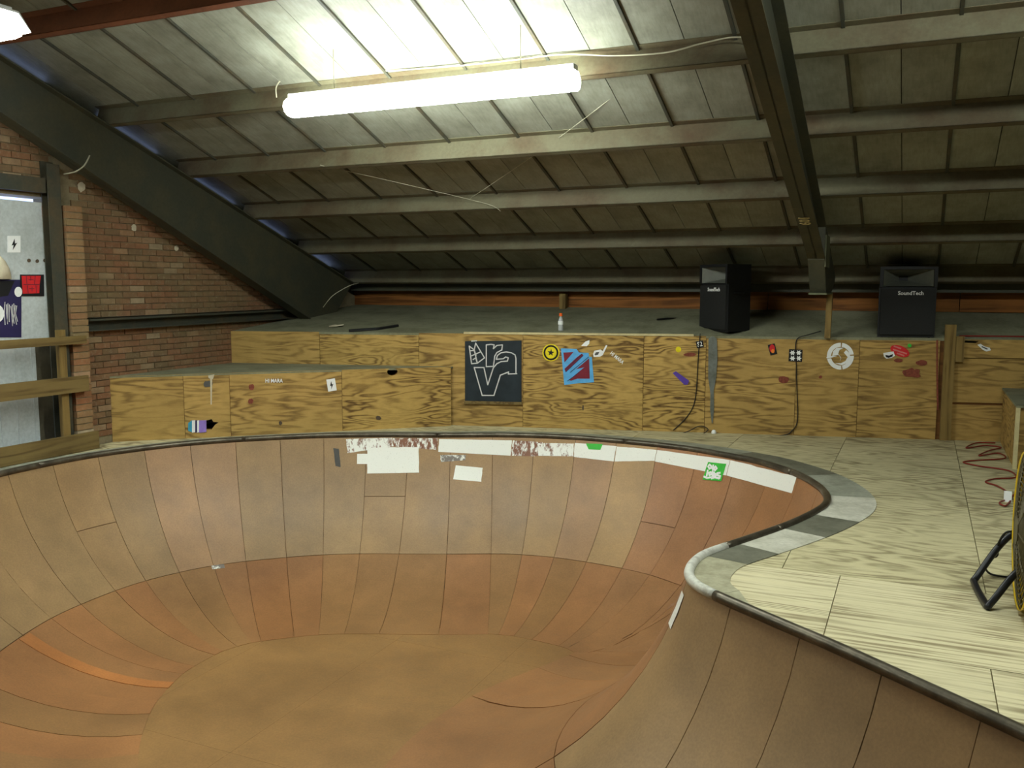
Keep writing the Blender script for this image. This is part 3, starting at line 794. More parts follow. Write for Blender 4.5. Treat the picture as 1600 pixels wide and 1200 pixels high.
for y, z in rest: mb.box((XW - 0.028, y, z), (XW + random.uniform(-.004, .004), y + bl, z + bh))
o = mb.build('brickwork', 'brick', wall_left); o['kind'] = 'stuff'
# brick pier beside the doorway
pier = struct(MB().box((XW - .02, 7.19, -0.02), (XW + 0.125, 7.395, 2.78)).build('trim_pier', 'mortar'), 'narrow brick pier beside the doorway')
pbm = MB().box((0, 0, 0), (0.135, 0.218, 0.064)).build('brick', 'brick_pale').data
bpy.data.objects.remove([o for o in bpy.data.objects if o.data == pbm][0])
for row in range(37):
    o = bpy.data.objects.new('brick', pbm); COL.objects.link(o); o.parent = pier
    o.location = (XW + random.uniform(-.004, .004), 7.183 + random.uniform(-.006, .006), 0.01 + row * 0.0752)

# steel girt across the brick wall
gz = at_x(133, 508, -8.80)[2]
g0 = MB(); g0.obox((XW + .008, 7.44, gz - 0.07), (0.008, 0, 0), (0, 4.5, 0.03), (0, 0, 0.15)); g0.obox((XW, 7.44, gz + 0.07), (0.12, 0, 0), (0, 4.5, 0.03), (0, 0, 0.01)); g0.obox((XW, 7.44, gz - 0.075), (0.10, 0, 0), (0, 4.5, 0.03), (0, 0, 0.01)); g0.obox((XW + .112, 7.44, gz + 0.045), (0.008, 0, 0), (0, 4.5, 0.03), (0, 0, 0.035))
tag(g0.build('wall_girt', 'steel_dark'), 'dusty dark steel girt crossing the brick wall below the rafter', 'beam')
# steel column beside the door
c0 = MB(); c0.box((XW + .0, 6.99, -0.02), (XW + .012, 7.15, 3.25)); c0.box((XW + .10, 6.99, -.02), (XW + .112, 7.15, 3.22)); c0.box((XW + .01, 7.065, -.02), (XW + .105, 7.075, 3.22))
tag(c0.build('steel_column', 'steel_dark'), 'dark steel column standing between white door and brick pier', 'column')
hd = MB().box((XW + .0, DY0, 2.90), (XW + .08, 6.995, 3.06))
tag(hd.build('door_header', 'steel_dark'), 'steel header beam above the white door', 'beam')

# ------------------------------------------------------------------ white door and lower panel, rails
dz0 = 1.30
door = struct(MB().box((XW - 0.04, DY0 + .02, dz0), (XW - 0.005, 7.10, 2.80)).build('door_1', 'door_white'), 'white painted door panel plastered with stickers')
low = struct(MB().box((XW - 0.10, DY0 + .02, -0.05), (XW - 0.07, 6.86, dz0 - 0.02)).build('door_2', 'door_white'), 'white lower panel behind the wooden rails')
for yy in np.arange(4.8, 6.86, 0.2): MB().box((XW - .072, yy, -.05), (XW - .064, yy + 0.012, dz0 - .02)).build('groove', 'door_white', low)
MB().box((XW - .16, 6.86, -.05), (XW - .12, DY1 + .1, dz0)).build('side_panel', 'wall_dull', low)
rx = XW + 0.12
rails = [(1.235, 1.325, 'thin wooden top rail at the foot of the sticker-covered door'), (0.69, 0.87, 'broad wooden middle rail across the white panel'), (0.008, 0.21, 'broad wooden bottom rail resting on the deck by the white panel')]
for z0, z1, lb in rails:
    tag(MB().box((rx + .06, 4.4, z0), (rx + 0.10, 7.30 if z0 > .1 else 7.40, z1)).build('wooden_rail', 'lumber'), lb, 'rail', 'rails in front of the white panel')
tag(MB().box((rx, 6.97, -0.02), (rx + 0.055, 7.06, 1.40)).build('wooden_post', 'lumber_up'), 'upright wooden post carrying the rails by the brick pier', 'post')

# ------------------------------------------------------------------ right-hand post and box
s0 = s_of(1469, 600)[0]; s1 = s_of(1488, 600)[0]
tag(MB().obox(rz_point(s0 + .02, -0.02, 0.0), (*(RD * 0.12), 0), (*(RN[:2] * 0.045), 0), (0, 0, 1.44)).build('wooden_post', 'lumber_up'), 'pale wooden post against the riser beside the right-hand loudspeaker', 'post')
tag(MB().obox(rz_point(s0 + .145, 0.97, 0.026), (*(RD * 0.09), 0), (*(RN[:2] * 0.03), 0), (0, 0, 0.31)).build('wooden_cleat', 'lumber_up'), 'small wooden cleat screwed beside the pale post', 'block')
bx = thing('plywood_box', 'greyish plywood box standing on the deck at the end of the riser', 'box', (0.96, 10.5, 0))
adopt(bx, MB().box((0.96, 10.52, -0.005), (2.1, 12.25, 0.645)).build('body', 'ply_riser_dull'), MB().box((0.945, 10.49, 0.64), (2.12, 12.26, 0.662)).build('lid', 'platform_grey'),
      MB().box((0.945, 10.48, -0.005), (0.985, 10.52, 0.64)).build('corner_batten', 'batten_pale'))

# ------------------------------------------------------------------ flat things on the boards
def poly_obj(name, pts, n, mat, lift=0.003, thick=0.002, parent=None):
    n = np.array(n, float); pts = [np.array(p) + n * lift for p in pts]
    o = MB().prism(pts, -n * thick).build(name, mat)
    if parent: o.parent = parent
    return o
def R3(px, py): return at_plane(px, py, (*RA, 0), RN)
def S3(px, py): return at_plane(px, py, (*SA, 0), SN)
def D3(px, py): return at_x(px, py, XW - 0.005)
def ribbon(name, P3, n, pxs, w, mat, lift, parent=None, closed=False):
    """stroke of given width following pixels placed on a surface"""
    n = np.array(n, float); pts = [np.array(P3(*q_)) + n * lift for q_ in pxs]
    if closed: pts.append(pts[0])
    mb = MB()
    for a, b_ in zip(pts, pts[1:]):
        t = b_ - a; L = np.linalg.norm(t)
        if L < 1e-6: continue
        t = t / L; s_ = np.cross(n, t) * w / 2
        mb.prism([a - s_ - t * w * .3, b_ - s_ + t * w * .3, b_ + s_ + t * w * .3, a + s_ - t * w * .3], -n * 0.001)
    o = mb.build(name, mat)
    if parent: o.parent = parent
    return o
def circle_px(c, rx_, ry_, n=20, a0=0): return [(c[0] + rx_ * math.cos(a0 + 2 * PI * i / n), c[1] + ry_ * math.sin(a0 + 2 * PI * i / n)) for i in range(n)]
XN = np.array((1.0, 0, 0)); L1 = 0.007
def flat(name, P3, n, pxs, mat, label=None, cat='sticker', lift=L1, parent=None, group=None):
    o = poly_obj(name, [P3(*q_) for q_ in pxs], n, mat, lift, 0.0015 if parent else lift + 0.004, parent)
    if label: tag(o, label, cat, group)
    return o
def rot_rect(c, w, h, deg):
    a = math.radians(deg); ca, sa = math.cos(a), math.sin(a)
    return [(c[0] + x * ca - y * sa, c[1] + x * sa + y * ca) for x, y in ((-w / 2, -h / 2), (w / 2, -h / 2), (w / 2, h / 2), (-w / 2, h / 2))]

# chalkboard with its outlined letters
cb = thing('chalkboard', 'dark chalkboard with outlined chalk letters fixed to the plywood riser', 'chalkboard', tuple(R3(770, 630)))
def board_part(o): adopt(cb, o); return o
board_part(flat('board', R3, RN, [(727, 533), (815, 532), (815, 628), (727, 626)], 'chalkboard', lift=0.02))
board_part(flat('ledge', R3, RN, [(726, 626), (816, 628), (816, 632), (726, 631)], 'lumber', lift=0.03))
def Z2(pts): return [(720 + x * 110 / 1200, 525 + y * 110 / 1200) for x, y in pts]
chalk = [[(235, 535), (400, 535), (465, 830), (560, 540)], [(235, 535), (370, 1010), (570, 1010), (680, 665), (820, 610), (815, 645), (960, 640)],
         [(440, 150), (440, 520), (560, 515)], [(440, 150), (520, 140), (575, 150), (560, 215), (620, 160), (715, 150), (705, 235), (620, 280), (585, 340), (570, 450), (560, 520)],
         [(560, 540), (620, 470), (690, 435), (800, 425), (815, 370), (770, 355), (730, 385), (610, 395), (630, 330), (690, 285), (780, 270), (870, 285), (930, 320), (945, 380), (945, 630)],
         [(150, 170), (190, 470), (290, 460), (410, 370), (260, 120), (235, 235), (150, 170)], [(170, 250), (235, 245), (290, 460)], [(190, 335), (340, 270)], [(235, 235), (265, 330)], [(190, 85), (275, 80)], [(215, 400), (260, 370), (280, 440)]]
for st in chalk: board_part(ribbon('chalk_line', R3, RN, Z2(st), 0.015, 'chalk', 0.022))

# yellow round sticker
ys_ = thing('sticker', 'round yellow sticker with a black star and black ring', 'sticker', tuple(R3(861, 566)))
adopt(ys_, flat('disc', R3, RN, circle_px((861, 551), 13.5, 13.5, 24), 'ink_yellow'),
      ribbon('ring_print', R3, RN, circle_px((861, 551), 10.3, 10.6, 20), 0.022, 'ink_black', L1 + .002, closed=True),
      flat('disc_centre', R3, RN, circle_px((861, 551), 8.6, 8.8, 20), 'ink_yellow', lift=L1 + .0035, parent=None),
      flat('star_print', R3, RN, [(861 + (5.6 if i % 2 == 0 else 2.3) * math.sin(i * PI / 5 + .1), 551 - (5.6 if i % 2 == 0 else 2.3) * math.cos(i * PI / 5 + .1)) for i in range(10)], 'ink_black', lift=L1 + .005))
for o in ys_.children: pass
# blue and maroon poster
Z3 = lambda pts: [(840 + x * 150 / 1600, 525 + y * 85 / 907) for x, y in pts]
bp = thing('poster', 'torn blue and maroon poster with diagonal stripes', 'poster', tuple(R3(903, 600)))
adopt(bp, flat('sheet', R3, RN, Z3([(390, 205), (650, 215), (690, 275), (850, 280), (860, 345), (905, 350), (940, 770), (700, 785), (445, 815)]), 'ink_blue'))
for pts in ([(430, 275), (600, 265), (450, 440)], [(450, 545), (660, 350), (740, 290), (760, 320), (470, 605)], [(640, 555), (860, 370), (870, 710), (660, 710), (560, 745), (520, 735), (780, 520)]):
    adopt(bp, flat('maroon_print', R3, RN, Z3(pts), 'ink_maroon', lift=L1 + .002))
for pts in ([(460, 570), (740, 300)], [(470, 600), (760, 325)], [(545, 605), (850, 350)], [(500, 750), (700, 600)]):
    adopt(bp, ribbon('navy_line', R3, RN, Z3(pts), 0.008, 'ink_navy', L1 + .004))
flat('sticker', R3, RN, Z3([(725, 165), (800, 90), (865, 70), (860, 130), (820, 170)]), 'ink_white', 'small torn white scrap stuck above the blue poster')
t_ = thing('sticker', 'white squiggle-shaped sticker with a grey centre and a tail', 'sticker', tuple(R3(935, 556)))
adopt(t_, flat('body', R3, RN, Z3([(925, 300), (945, 245), (1050, 225), (1085, 250), (1140, 150), (1165, 160), (1085, 320), (1040, 345), (935, 350)]), 'ink_white'),
      flat('centre_print', R3, RN, Z3([(950, 305), (975, 270), (1030, 265), (1010, 310), (965, 325)]), 'stain_slate', lift=L1 + .002))
def letter_sticker(P3, n, c, w, h, deg, text, label, mat='ink_white', back='ink_black'):
    t = thing('sticker', label, 'sticker', tuple(P3(*c)))
    a = math.radians(deg)
    if back: adopt(t, flat('backing', P3, n, rot_rect(c, w, h, deg), back, lift=L1))
    xd = np.array(P3(c[0] + math.cos(a), c[1] + math.sin(a))) - np.array(P3(*c)); yd = np.array(P3(c[0] + math.sin(a), c[1] - math.cos(a))) - np.array(P3(*c))
    n3 = np.array(n); u = np.linalg.norm(xd)
    o = text_mesh('lettering', text, np.array(P3(*c)) + n3 * (L1 + .003), xd, yd, h * (0.95 if back else 1.25) * u, mat)
    wd = max(v.co.dot(Vector(xd).normalized()) for v in o.data.vertices) - min(v.co.dot(Vector(xd).normalized()) for v in o.data.vertices)
    k_ = (w * u * (0.7 if back else 0.97)) / max(wd, 1e-6); c3 = Vector(P3(*c)); xv = Vector(xd).normalized()
    for v in o.data.vertices: d_ = (v.co - c3).dot(xv); v.co += xv * d_ * (k_ - 1)
    adopt(t, o); return t
letter_sticker(R3, RN, (964, 559), 26, 6.5, 40, 'HI MARA', 'slanted strip of white block letters beside the blue poster', back=None)
letter_sticker(S3, SN, (428, 595), 28, 7, 0, 'HI MARA', 'level strip of white block letters on the low step', back=None)
flat('sticker', R3, RN, circle_px((1060, 546), 4.5, 4.5, 12), 'ink_yellow', 'small yellow dot sticker on the riser left of the galvanised strip')
letter_sticker(R3, RN, (1093.5, 538), 11, 11, -10, 'S2', 'small black square sticker with white S2 lettering')
flat('sticker', R3, RN, [(1051, 583), (1056, 580), (1077, 595), (1074, 601), (1069, 601)], 'ink_purple', 'slanted purple strip sticker on the riser')
t_ = thing('sticker', 'tiny black sticker with a red and yellow flame blob', 'sticker', tuple(R3(1207, 555)))
adopt(t_, flat('backing', R3, RN, rot_rect((1207, 546), 11, 17, -15), 'ink_black'), flat('red_print', R3, RN, circle_px((1206.5, 544.5), 4.3, 6.5, 14), 'ink_red', lift=L1 + .002), flat('yellow_print', R3, RN, circle_px((1207.5, 548.5), 2.6, 3.2, 12), 'ink_orange', lift=L1 + .004))
t_ = thing('sticker', 'square black sticker with a white four-part splash emblem', 'sticker', tuple(R3(1243, 564)))
adopt(t_, flat('backing', R3, RN, rot_rect((1243, 555.5), 21, 19, 3), 'ink_black'))
for dx in (-4.8, 4.8):
    for dy in (-4.3, 4.3):
        adopt(t_, flat('white_print', R3, RN, [(1243 + dx + (4.9 if i % 2 == 0 else 2.6) * math.cos(i * PI / 6), 555.5 + dy + (4.6 if i % 2 == 0 else 2.4) * math.sin(i * PI / 6)) for i in range(12)], 'ink_white', lift=L1 + .002))
# white wheel emblem
t_ = thing('sticker', 'large round white swirl emblem sticker in four ring pieces', 'sticker', tuple(R3(1312, 578)))
C0 = (1313, 556.5)
def arc(c, r, a0, a1, n=9): return [(c[0] + r * math.cos(math.radians(a0 + (a1 - a0) * i / n)), c[1] + r * math.sin(math.radians(a0 + (a1 - a0) * i / n))) for i in range(n + 1)]
for a0, a1 in ((-82, -8), (-2, 80), (86, 168), (176, 272)):
    adopt(t_, flat('ring_piece', R3, RN, arc(C0, 21, a0, a1) + arc(C0, 14.6, a1, a0), 'ink_white'))
Z4 = lambda pts: [(1190 + x / 10, 520 + y / 10) for x, y in pts]
adopt(t_, flat('swirl_piece', R3, RN, Z4([(1105, 360), (1115, 290), (1170, 235), (1280, 235), (1215, 270), (1195, 330), (1240, 400), (1225, 440), (1240, 385), (1200, 345)]), 'ink_white'),
      flat('swirl_piece', R3, RN, Z4([(1320, 270), (1375, 320), (1385, 400), (1340, 470), (1250, 505), (1150, 475), (1240, 475), (1310, 440), (1345, 380), (1285, 310)]), 'ink_white'),
      flat('swirl_piece', R3, RN, Z4([(1010, 385), (1100, 360), (1180, 362), (1100, 385), (1020, 400)]), 'ink_white'))
# red oval + small white badge
t_ = thing('sticker', 'tilted red oval sticker with lines of white lettering', 'sticker', tuple(R3(1408, 558)))
def ell(c, a, b_, deg, n=22):
    r_ = math.radians(deg); return [(c[0] + a * math.cos(t) * math.cos(r_) - b_ * math.sin(t) * math.sin(r_), c[1] + a * math.cos(t) * math.sin(r_) + b_ * math.sin(t) * math.cos(r_)) for t in np.linspace(0, 2 * PI, n, endpoint=False)]
adopt(t_, flat('oval', R3, RN, ell((1406, 548.5), 15.5, 8.2, 22), 'ink_red'))
for (a, b_) in (((1397, 541), (1407, 544.5)), ((1396, 546), (1416, 552.5)), ((1402, 552), (1412, 555.5))):
    adopt(t_, ribbon('white_lettering', R3, RN, [a, b_], 0.018, 'ink_pink', L1 + .002))
t_ = thing('sticker', 'small white badge sticker with a black mark overlapping the red oval', 'sticker', tuple(R3(1388, 560)))
adopt(t_, flat('badge', R3, RN, [(1380, 551.5), (1396, 549), (1398, 556), (1393, 559), (1385, 560.5), (1381, 557)], 'ink_white', lift=L1 + .004), flat('black_print', R3, RN, [(1383, 554.5), (1389, 555.5), (1395, 553), (1394, 557), (1388, 559), (1384, 558)], 'ink_black', lift=L1 + .006))
flat('sticker', R3, RN, circle_px((1421, 540), 3.2, 3, 10), 'ink_green', 'tiny bright green dot sticker above the red oval')
t_ = thing('sticker', 'slanted white sticker with a dark slot on the top board past the post', 'sticker', tuple(R3(1537, 548)))
NS = np.array(RN)
adopt(t_, flat('backing', R3, RN, [(1526, 538.5), (1531, 537), (1537, 541), (1545, 543), (1547, 547), (1540, 549), (1534, 546)], 'ink_white', lift=0.033), flat('dark_print', R3, RN, [(1533, 540.5), (1542, 544.5), (1541, 546), (1532, 542)], 'stain_slate', lift=0.036))
# lightning stickers
def bolt_sticker(P3, n, c, w, h, deg, label):
    t = thing('sticker', label, 'sticker', tuple(P3(c[0], c[1] + h / 2)))
    a = math.radians(deg); rt = lambda x, y: (c[0] + x * w * math.cos(a) - y * h * math.sin(a), c[1] + x * w * math.sin(a) + y * h * math.cos(a))
    adopt(t, flat('backing', P3, n, [rt(*q_) for q_ in ((-.5, -.5), (.5, -.5), (.5, .5), (-.5, .5))], 'ink_white'),
          flat('bolt_print', P3, n, [rt(*q_) for q_ in ((.02, -.32), (-.2, .08), (-.04, .04), (-.12, .36), (.22, -.08), (.05, -.04))], 'ink_black', lift=L1 + .002))
bolt_sticker(S3, SN, (518, 601.5), 13.5, 19, -9, 'white sticker with a black bolt on the low step')
bolt_sticker(D3, XN, (21.5, 381.5), 20, 26, 0, 'white sticker with a black bolt on the white door')
# paint stains on the boards (flat marks)
def blob(c, a, b_, n=14, j=.3): return [(c[0] + a * random.uniform(1 - j, 1) * math.cos(2 * PI * i / n), c[1] + b_ * random.uniform(1 - j, 1) * math.sin(2 * PI * i / n)) for i in range(n)]
for P3, n, c, a, b_, mt, par in ((R3, RN, (1224, 593), 10, 6, 'stain_red', riser), (R3, RN, (1282, 589), 3, 3, 'stain_red', riser), (R3, RN, (1440, 567), 10, 5, 'stain_red', riser), (R3, RN, (1404, 563), 8, 4, 'stain_red', riser),
                                 (R3, RN, (1078, 554), 12, 3.5, 'stain_red', riser), (S3, SN, (393, 605), 5, 6, 'stain_red', stepw), (S3, SN, (392, 627), 5, 5, 'stain_red', stepw), (S3, SN, (325, 600), 9, 6, 'stain_slate', stepw), (S3, SN, (591, 653), 5, 4, 'stain_dark', stepw), (S3, SN, (438, 661), 3, 4, 'stain_dark', stepw), (R3, RN, (911, 637), 1.6, 5, 'stain_dark', riser)):
    flat('paint_stain', P3, n, blob(c, a, b_), mt, lift=0.0065, parent=par)
ribbon('paint_stain', R3, RN, [(1464, 532), (1464, 585), (1465, 640)], 0.02, 'stain_red', 0.006, riser)
flat('paint_stain', R3, RN, blob((1425, 583), 18, 10, 20, .5), 'stain_red', lift=0.0062, parent=riser)
for c_, r_ in (((209, 356), 5), ((275, 388), 4), ((127, 292), 7)): poly_obj('mortar_splash', [at_x(*q_, XW) for q_ in blob(c_, r_, r_ * 1.3)], (1, 0, 0), 'cream_cloth', 0.006, 0.004, wall_left)
# hole in the step front with a striped rag, notch higher up, white T strip
def cut_through(objs, pts, n, front, back):
    """opening sawn through boards, into the void behind them"""
    n = np.array(n, float); cutter = MB().prism([np.array(p) + n * front for p in pts], -n * (front + back)).build('cutter', None)
    dg = None
    for o in objs: md = o.modifiers.new('cut', 'BOOLEAN'); md.operation = 'DIFFERENCE'; md.solver = 'EXACT'; md.object = cutter
    dg = bpy.context.evaluated_depsgraph_get()
    res = [bpy.data.meshes.new_from_object(o.evaluated_get(dg)) for o in objs]
    for o, me in zip(objs, res): o.modifiers.clear(); o.data = me
    bpy.data.objects.remove(cutter)
boards = [stepw] + [c for c in stepw.children if c.name.startswith('plywood_sheet')]
cut_through(boards, [S3(*q_) for q_ in [(322, 657), (331, 655), (333, 659), (342, 660), (336, 664), (331, 671), (322, 671)]], SN, 0.05, 0.16)
cut_through(boards, [S3(*q_) for q_ in circle_px((613, 581), 8.5, 6, 12)], SN, 0.05, 0.16)
cut_through([riser] + [c for c in riser.children if c.name.startswith('plywood_sheet')], [R3(*q_) for q_ in ((1501, 531), (1528, 532.5), (1526, 536), (1501, 535))], RN, 0.08, 0.20)
t_ = thing('sticker', 'blue, white and lilac striped sticker beside the hole in the low step', 'sticker', tuple(S3(308, 676)))
for i, (x0, x1, mt) in enumerate(((294, 300, 'ink_teal'), (300, 305, 'ink_white'), (305, 308, 'ink_navy'), (308, 311, 'ink_white'), (311, 322.5, 'ink_lilac'))):
    adopt(t_, flat('stripe', S3, SN, [(x0, 657 + (4 if i == 0 else 0)), (x1, 656.5), (x1, 675), (x0, 676 - (3 if i == 0 else 0))], mt, lift=0.009))
t_ = thing('paper_scrap', 'pale T-shaped strip of paper and tape on the low step', 'paper', tuple(S3(330, 632)))
adopt(t_, flat('strip', S3, SN, [(328.5, 590), (331.5, 590), (331, 632), (329, 632)], 'cream_cloth', lift=0.009), flat('tab', S3, SN, [(325, 587), (335, 585), (333, 592), (326, 591)], 'cream_cloth', lift=0.0115))

# door stickers and poster
t_ = thing('sign', 'black rectangular sign with dense red lettering on the white door', 'sign', tuple(D3(50, 463)))
adopt(t_, flat('backing', D3, XN, [(31, 429), (68, 429), (68.5, 463), (31, 463)], 'ink_black'))
adopt(t_, flat('red_print', D3, XN, [(33, 431), (63, 431), (61, 445), (60.5, 458), (35, 459)], 'ink_red', lift=L1 + .002))
for pts in ([(40, 431), (41, 443)], [(47, 432), (47, 438)], [(54, 431), (53, 444)], [(36, 444.5), (60, 444.5)], [(42, 446), (43, 458)], [(49, 448), (49, 455)], [(55, 446), (56, 457)], [(44, 437), (51, 437)], [(45, 451), (52, 451)]):
    adopt(t_, ribbon('black_gap', D3, XN, pts, 0.009, 'ink_maroon', L1 + .004))
t_ = thing('poster', 'purple-black poster with a white disc and glowing spot on the white door', 'poster', tuple(D3(16, 526)))
adopt(t_, flat('sheet', D3, XN, [(-40, 437), (33, 437), (33, 527), (-40, 527)], 'ink_navy', lift=0.005), flat('black_print', D3, XN, [(-40, 440), (22, 439), (12, 462), (-40, 470)], 'ink_black', lift=0.007),
      flat('spot_print', D3, XN, circle_px((28, 456), 6, 8, 14), 'ink_white', lift=0.0075), flat('disc_print', D3, XN, circle_px((-8, 490), 14, 15, 20), 'ink_white', lift=0.0075))
for k_ in range(9):
    x = 7 + k_ * 2.3
    adopt(t_, ribbon('white_scribble', D3, XN, [(x, 474 + random.uniform(-3, 6)), (x + random.uniform(-2, 3), 490), (x + random.uniform(-3, 3), 507 + random.uniform(-6, 2))], 0.008, 'chalk', 0.0078))
t_ = thing('cloth_cap', 'cream cloth cap hanging on the white door above the purple poster', 'cap', tuple(D3(8, 436)))
mb = MB(); c3 = D3(-2, 420); u_ = np.linalg.norm(D3(1, 420) - D3(0, 420))
V = []; rows = [(400, 2, .02), (408, 9, .06), (418, 14, .09), (428, 17, .09), (436, 19, .06)]
for py, hw, dp in rows:
    for i in range(9):
        an = PI * i / 8; q3 = D3(-2 - hw * math.cos(an), py); V.append(q3 + XN * (dp * math.sin(an)))
adopt(t_, mesh_obj('crown', V, [(r * 9 + i, r * 9 + i + 1, (r + 1) * 9 + i + 1, (r + 1) * 9 + i) for r in range(4) for i in range(8)], 'cream_cloth', None, True))
flat('sticker', D3, XN, [(65, 322), (79, 321), (79, 338), (66, 339)], 'ink_pink', 'faded pink sticker in the top corner of the white door')
for px, py in ((45, 407), (58, 408), (70, 407), (79, 399), (76, 413)): flat('rust_hole', D3, XN, circle_px((px, py), 3, 3, 8), 'stain_dark', lift=0.003, parent=door)

# ------------------------------------------------------------------ bowl decals
decals = [(((541, 686), (613, 684), (615, 697), (543, 708)), 'vinyl_worn', 'scraped white vinyl banner strip under the coping, farthest along from the hip'),
          (((614, 684.5), (684, 685), (683, 703), (615, 697)), 'vinyl_ragged', 'ragged nearly worn-off white vinyl strip above the blank white square'),
          (((574, 699), (654, 698), (655, 738.5), (574, 740)), 'vinyl_clean', 'large blank white vinyl square hanging below the banner strips'),
          (((558, 709), (574, 709), (574, 725), (558, 725)), 'vinyl_clean', 'small white vinyl tab adjoining the large blank white square'),
          (((686, 686), (800, 688), (798, 712), (685, 706)), 'vinyl_clean', 'solid white vinyl strip under the coping above the tilted white patch'),
          (((801, 688), (848, 691), (838, 713), (799, 712)), 'vinyl_ragged', 'streaked half-worn white vinyl strip under the coping'),
          (((840, 692), (897, 693), (896, 713), (839, 712)), 'vinyl_worn', 'scraped white vinyl strip between streaked and green-smeared strips'),
          (((898, 692), (964, 697), (959, 721), (897, 714)), 'vinyl_clean', 'white vinyl strip with a green smear under the coping'),
          (((965, 697.5), (1027, 703), (1024, 720), (961, 721)), 'vinyl_clean', 'plain white vinyl strip next to the green-smeared strip'),
          (((1028, 703), (1142, 719), (1135, 743), (1024, 721)), 'vinyl_clean', 'long white vinyl strip behind the green sticker'),
          (((1143, 719), (1245, 745), (1239, 771), (1136, 743)), 'vinyl_clean', 'last white vinyl strip before the bowl wall turns towards the hip'),
          (((712, 727), (754, 731), (752, 753), (708, 749)), 'vinyl_clean', 'tilted white vinyl patch low on the wall, all by itself'),
          (((688, 711), (728, 711), (727, 719), (689, 722)), 'vinyl_grey', 'grey scuffed vinyl remnant just above the tilted white patch')]
for quad, mt, lb in decals: tag(bowl_decal('vinyl_strip', quad, mt), lb, 'sticker', 'white vinyl on the bowl wall')
uh = rim_u(*at_z(1071, 903)[:2])
tag(patch('vinyl_strip', uh - 0.03, uh + 0.06, 0.035, 0.115, 0.005, 'vinyl_clean'), 'narrow white sticker on the hip below the coping', 'sticker', 'white vinyl on the bowl wall')
t_ = thing('sticker', 'bright green square sticker with white hand-drawn lettering at the bowl lip', 'sticker', tuple(on_bowl(1116, 752)))
def BD(x, y): return (1080 + x / 20, 700 + y / 20)
adopt(t_, bowl_decal('backing', (BD(540, 440), BD(1110, 500), BD(960, 1040), BD(380, 990)), 'ink_green', 0.009))
def bowl_ribbon(name, pxs, w, mat, lift):
    pn = [snap(*q_, 0.0) for q_ in pxs]; pts = [p for p, _ in pn]; nn = [n for _, n in pn]; mb = MB()
    for a, b_, n in zip(pts, pts[1:], nn):
        t = b_ - a; t = t / (np.linalg.norm(t) + 1e-9); s_ = np.cross(n, t) * w / 2; o_ = n * lift
        mb.prism([a - s_ - t * w * .3 + o_, b_ - s_ + t * w * .3 + o_, b_ + s_ + t * w * .3 + o_, a + s_ - t * w * .3 + o_], n * 0.001)
    return mb.build(name, mat)
for st in ([(660, 560), (600, 520), (560, 580), (600, 650), (660, 620), (655, 560), (690, 640)], [(720, 540), (710, 700)], [(740, 640), (790, 580), (840, 640), (790, 700), (740, 650)],
           [(540, 700), (520, 880)], [(580, 780), (640, 760), (660, 830), (590, 860), (580, 780)], [(700, 740), (690, 900)], [(760, 760), (740, 900), (800, 880), (800, 800)], [(940, 780), (850, 790), (850, 850), (940, 880), (930, 940), (850, 930)],
           [(430, 900), (520, 940), (640, 920)], [(660, 960), (780, 920), (900, 960)]):
    adopt(t_, bowl_ribbon('white_lettering', [BD(*q_) for q_ in st], 0.022, 'ink_white', 0.012))
adopt_bowl(bowl_decal('green_smear', ((916, 693), (942, 694), (938, 703), (920, 702)), 'ink_green', 0.009, 4, 2))

# ------------------------------------------------------------------ galvanised strip, batten, cables on the riser
t_ = [(1107, 529), (1111, 526), (1116, 526), (1120, 530), (1121, 560), (1119, 590), (1115, 610), (1115.5, 640), (1113.5, 661), (1112, 661), (1109.5, 640), (1110, 615), (1106.5, 590)]
o = poly_obj('metal_strip', [R3(*q_) for q_ in t_], RN, 'galvanised', 0.012, 0.016)
tag(o, 'long tapering galvanised metal strip hanging upright on the riser', 'metal strip')
a, b_ = s_of(725, 521)[0], s_of(1084, 523)[0]
tag(MB().obox(rz_point(a, RZ - 0.006, -0.03), (*(RD * (b_ - a)), 0), (*(RN[:2] * 0.045), 0), (0, 0, 0.028)).build('wooden_batten', 'batten_pale'), 'thin pale wooden batten along the platform edge above the chalkboard', 'batten')
def cable(name, pts, r, mat, label, cat='cable', n=8, group=None):
    return tag(MB().tube(spline(pts, n), r, 6).build(name, mat, None, True), label, cat, group)
rn3 = np.array(RN)
def Ro(px, py, out=0.012): return R3(px, py) + rn3 * out
cable('speaker_cable', [Ro(1094, 521, .02), Ro(1092, 545), Ro(1090, 575), Ro(1088, 610), Ro(1083, 635), Ro(1070, 655), Ro(1052, 672)], 0.006, 'cable_black', 'thin black cable drooping down the riser from the left loudspeaker')
cable('speaker_cable', [on_plat(1283, 519) + np.array((0, -.02, .015)), Ro(1262, 523, .03), Ro(1247, 528, .02), Ro(1243, 540), Ro(1244, 570), Ro(1245, 610), Ro(1246, 655), Ro(1238, 672), Ro(1220, 680), Ro(1150, 679, .03), Ro(1080, 677, .03)], 0.006, 'cable_black', 'black cable running down the riser below the rafter foot and along the deck')
cable('speaker_cable', [Ro(1058, 678, .04), Ro(1075, 673, .05), Ro(1090, 666, .03), Ro(1100, 666, .03), Ro(1106, 671, .05), Ro(1095, 678, .07), Ro(1085, 680, .09)], 0.006, 'cable_black', 'short curled black cable at the foot of the galvanised strip')
p = R3(1115, 679)
tag(MB().lathe((p[0] + rn3[0] * .06, p[1] + rn3[1] * .06, 0.0), [(0.0, 0), (0.03, 0.0), (0.033, 0.02), (0.02, 0.045), (0, 0.05)], 12).build('crumpled_cup', 'ink_white', None, True), 'small crumpled white cup at the foot of the galvanised strip', 'cup')

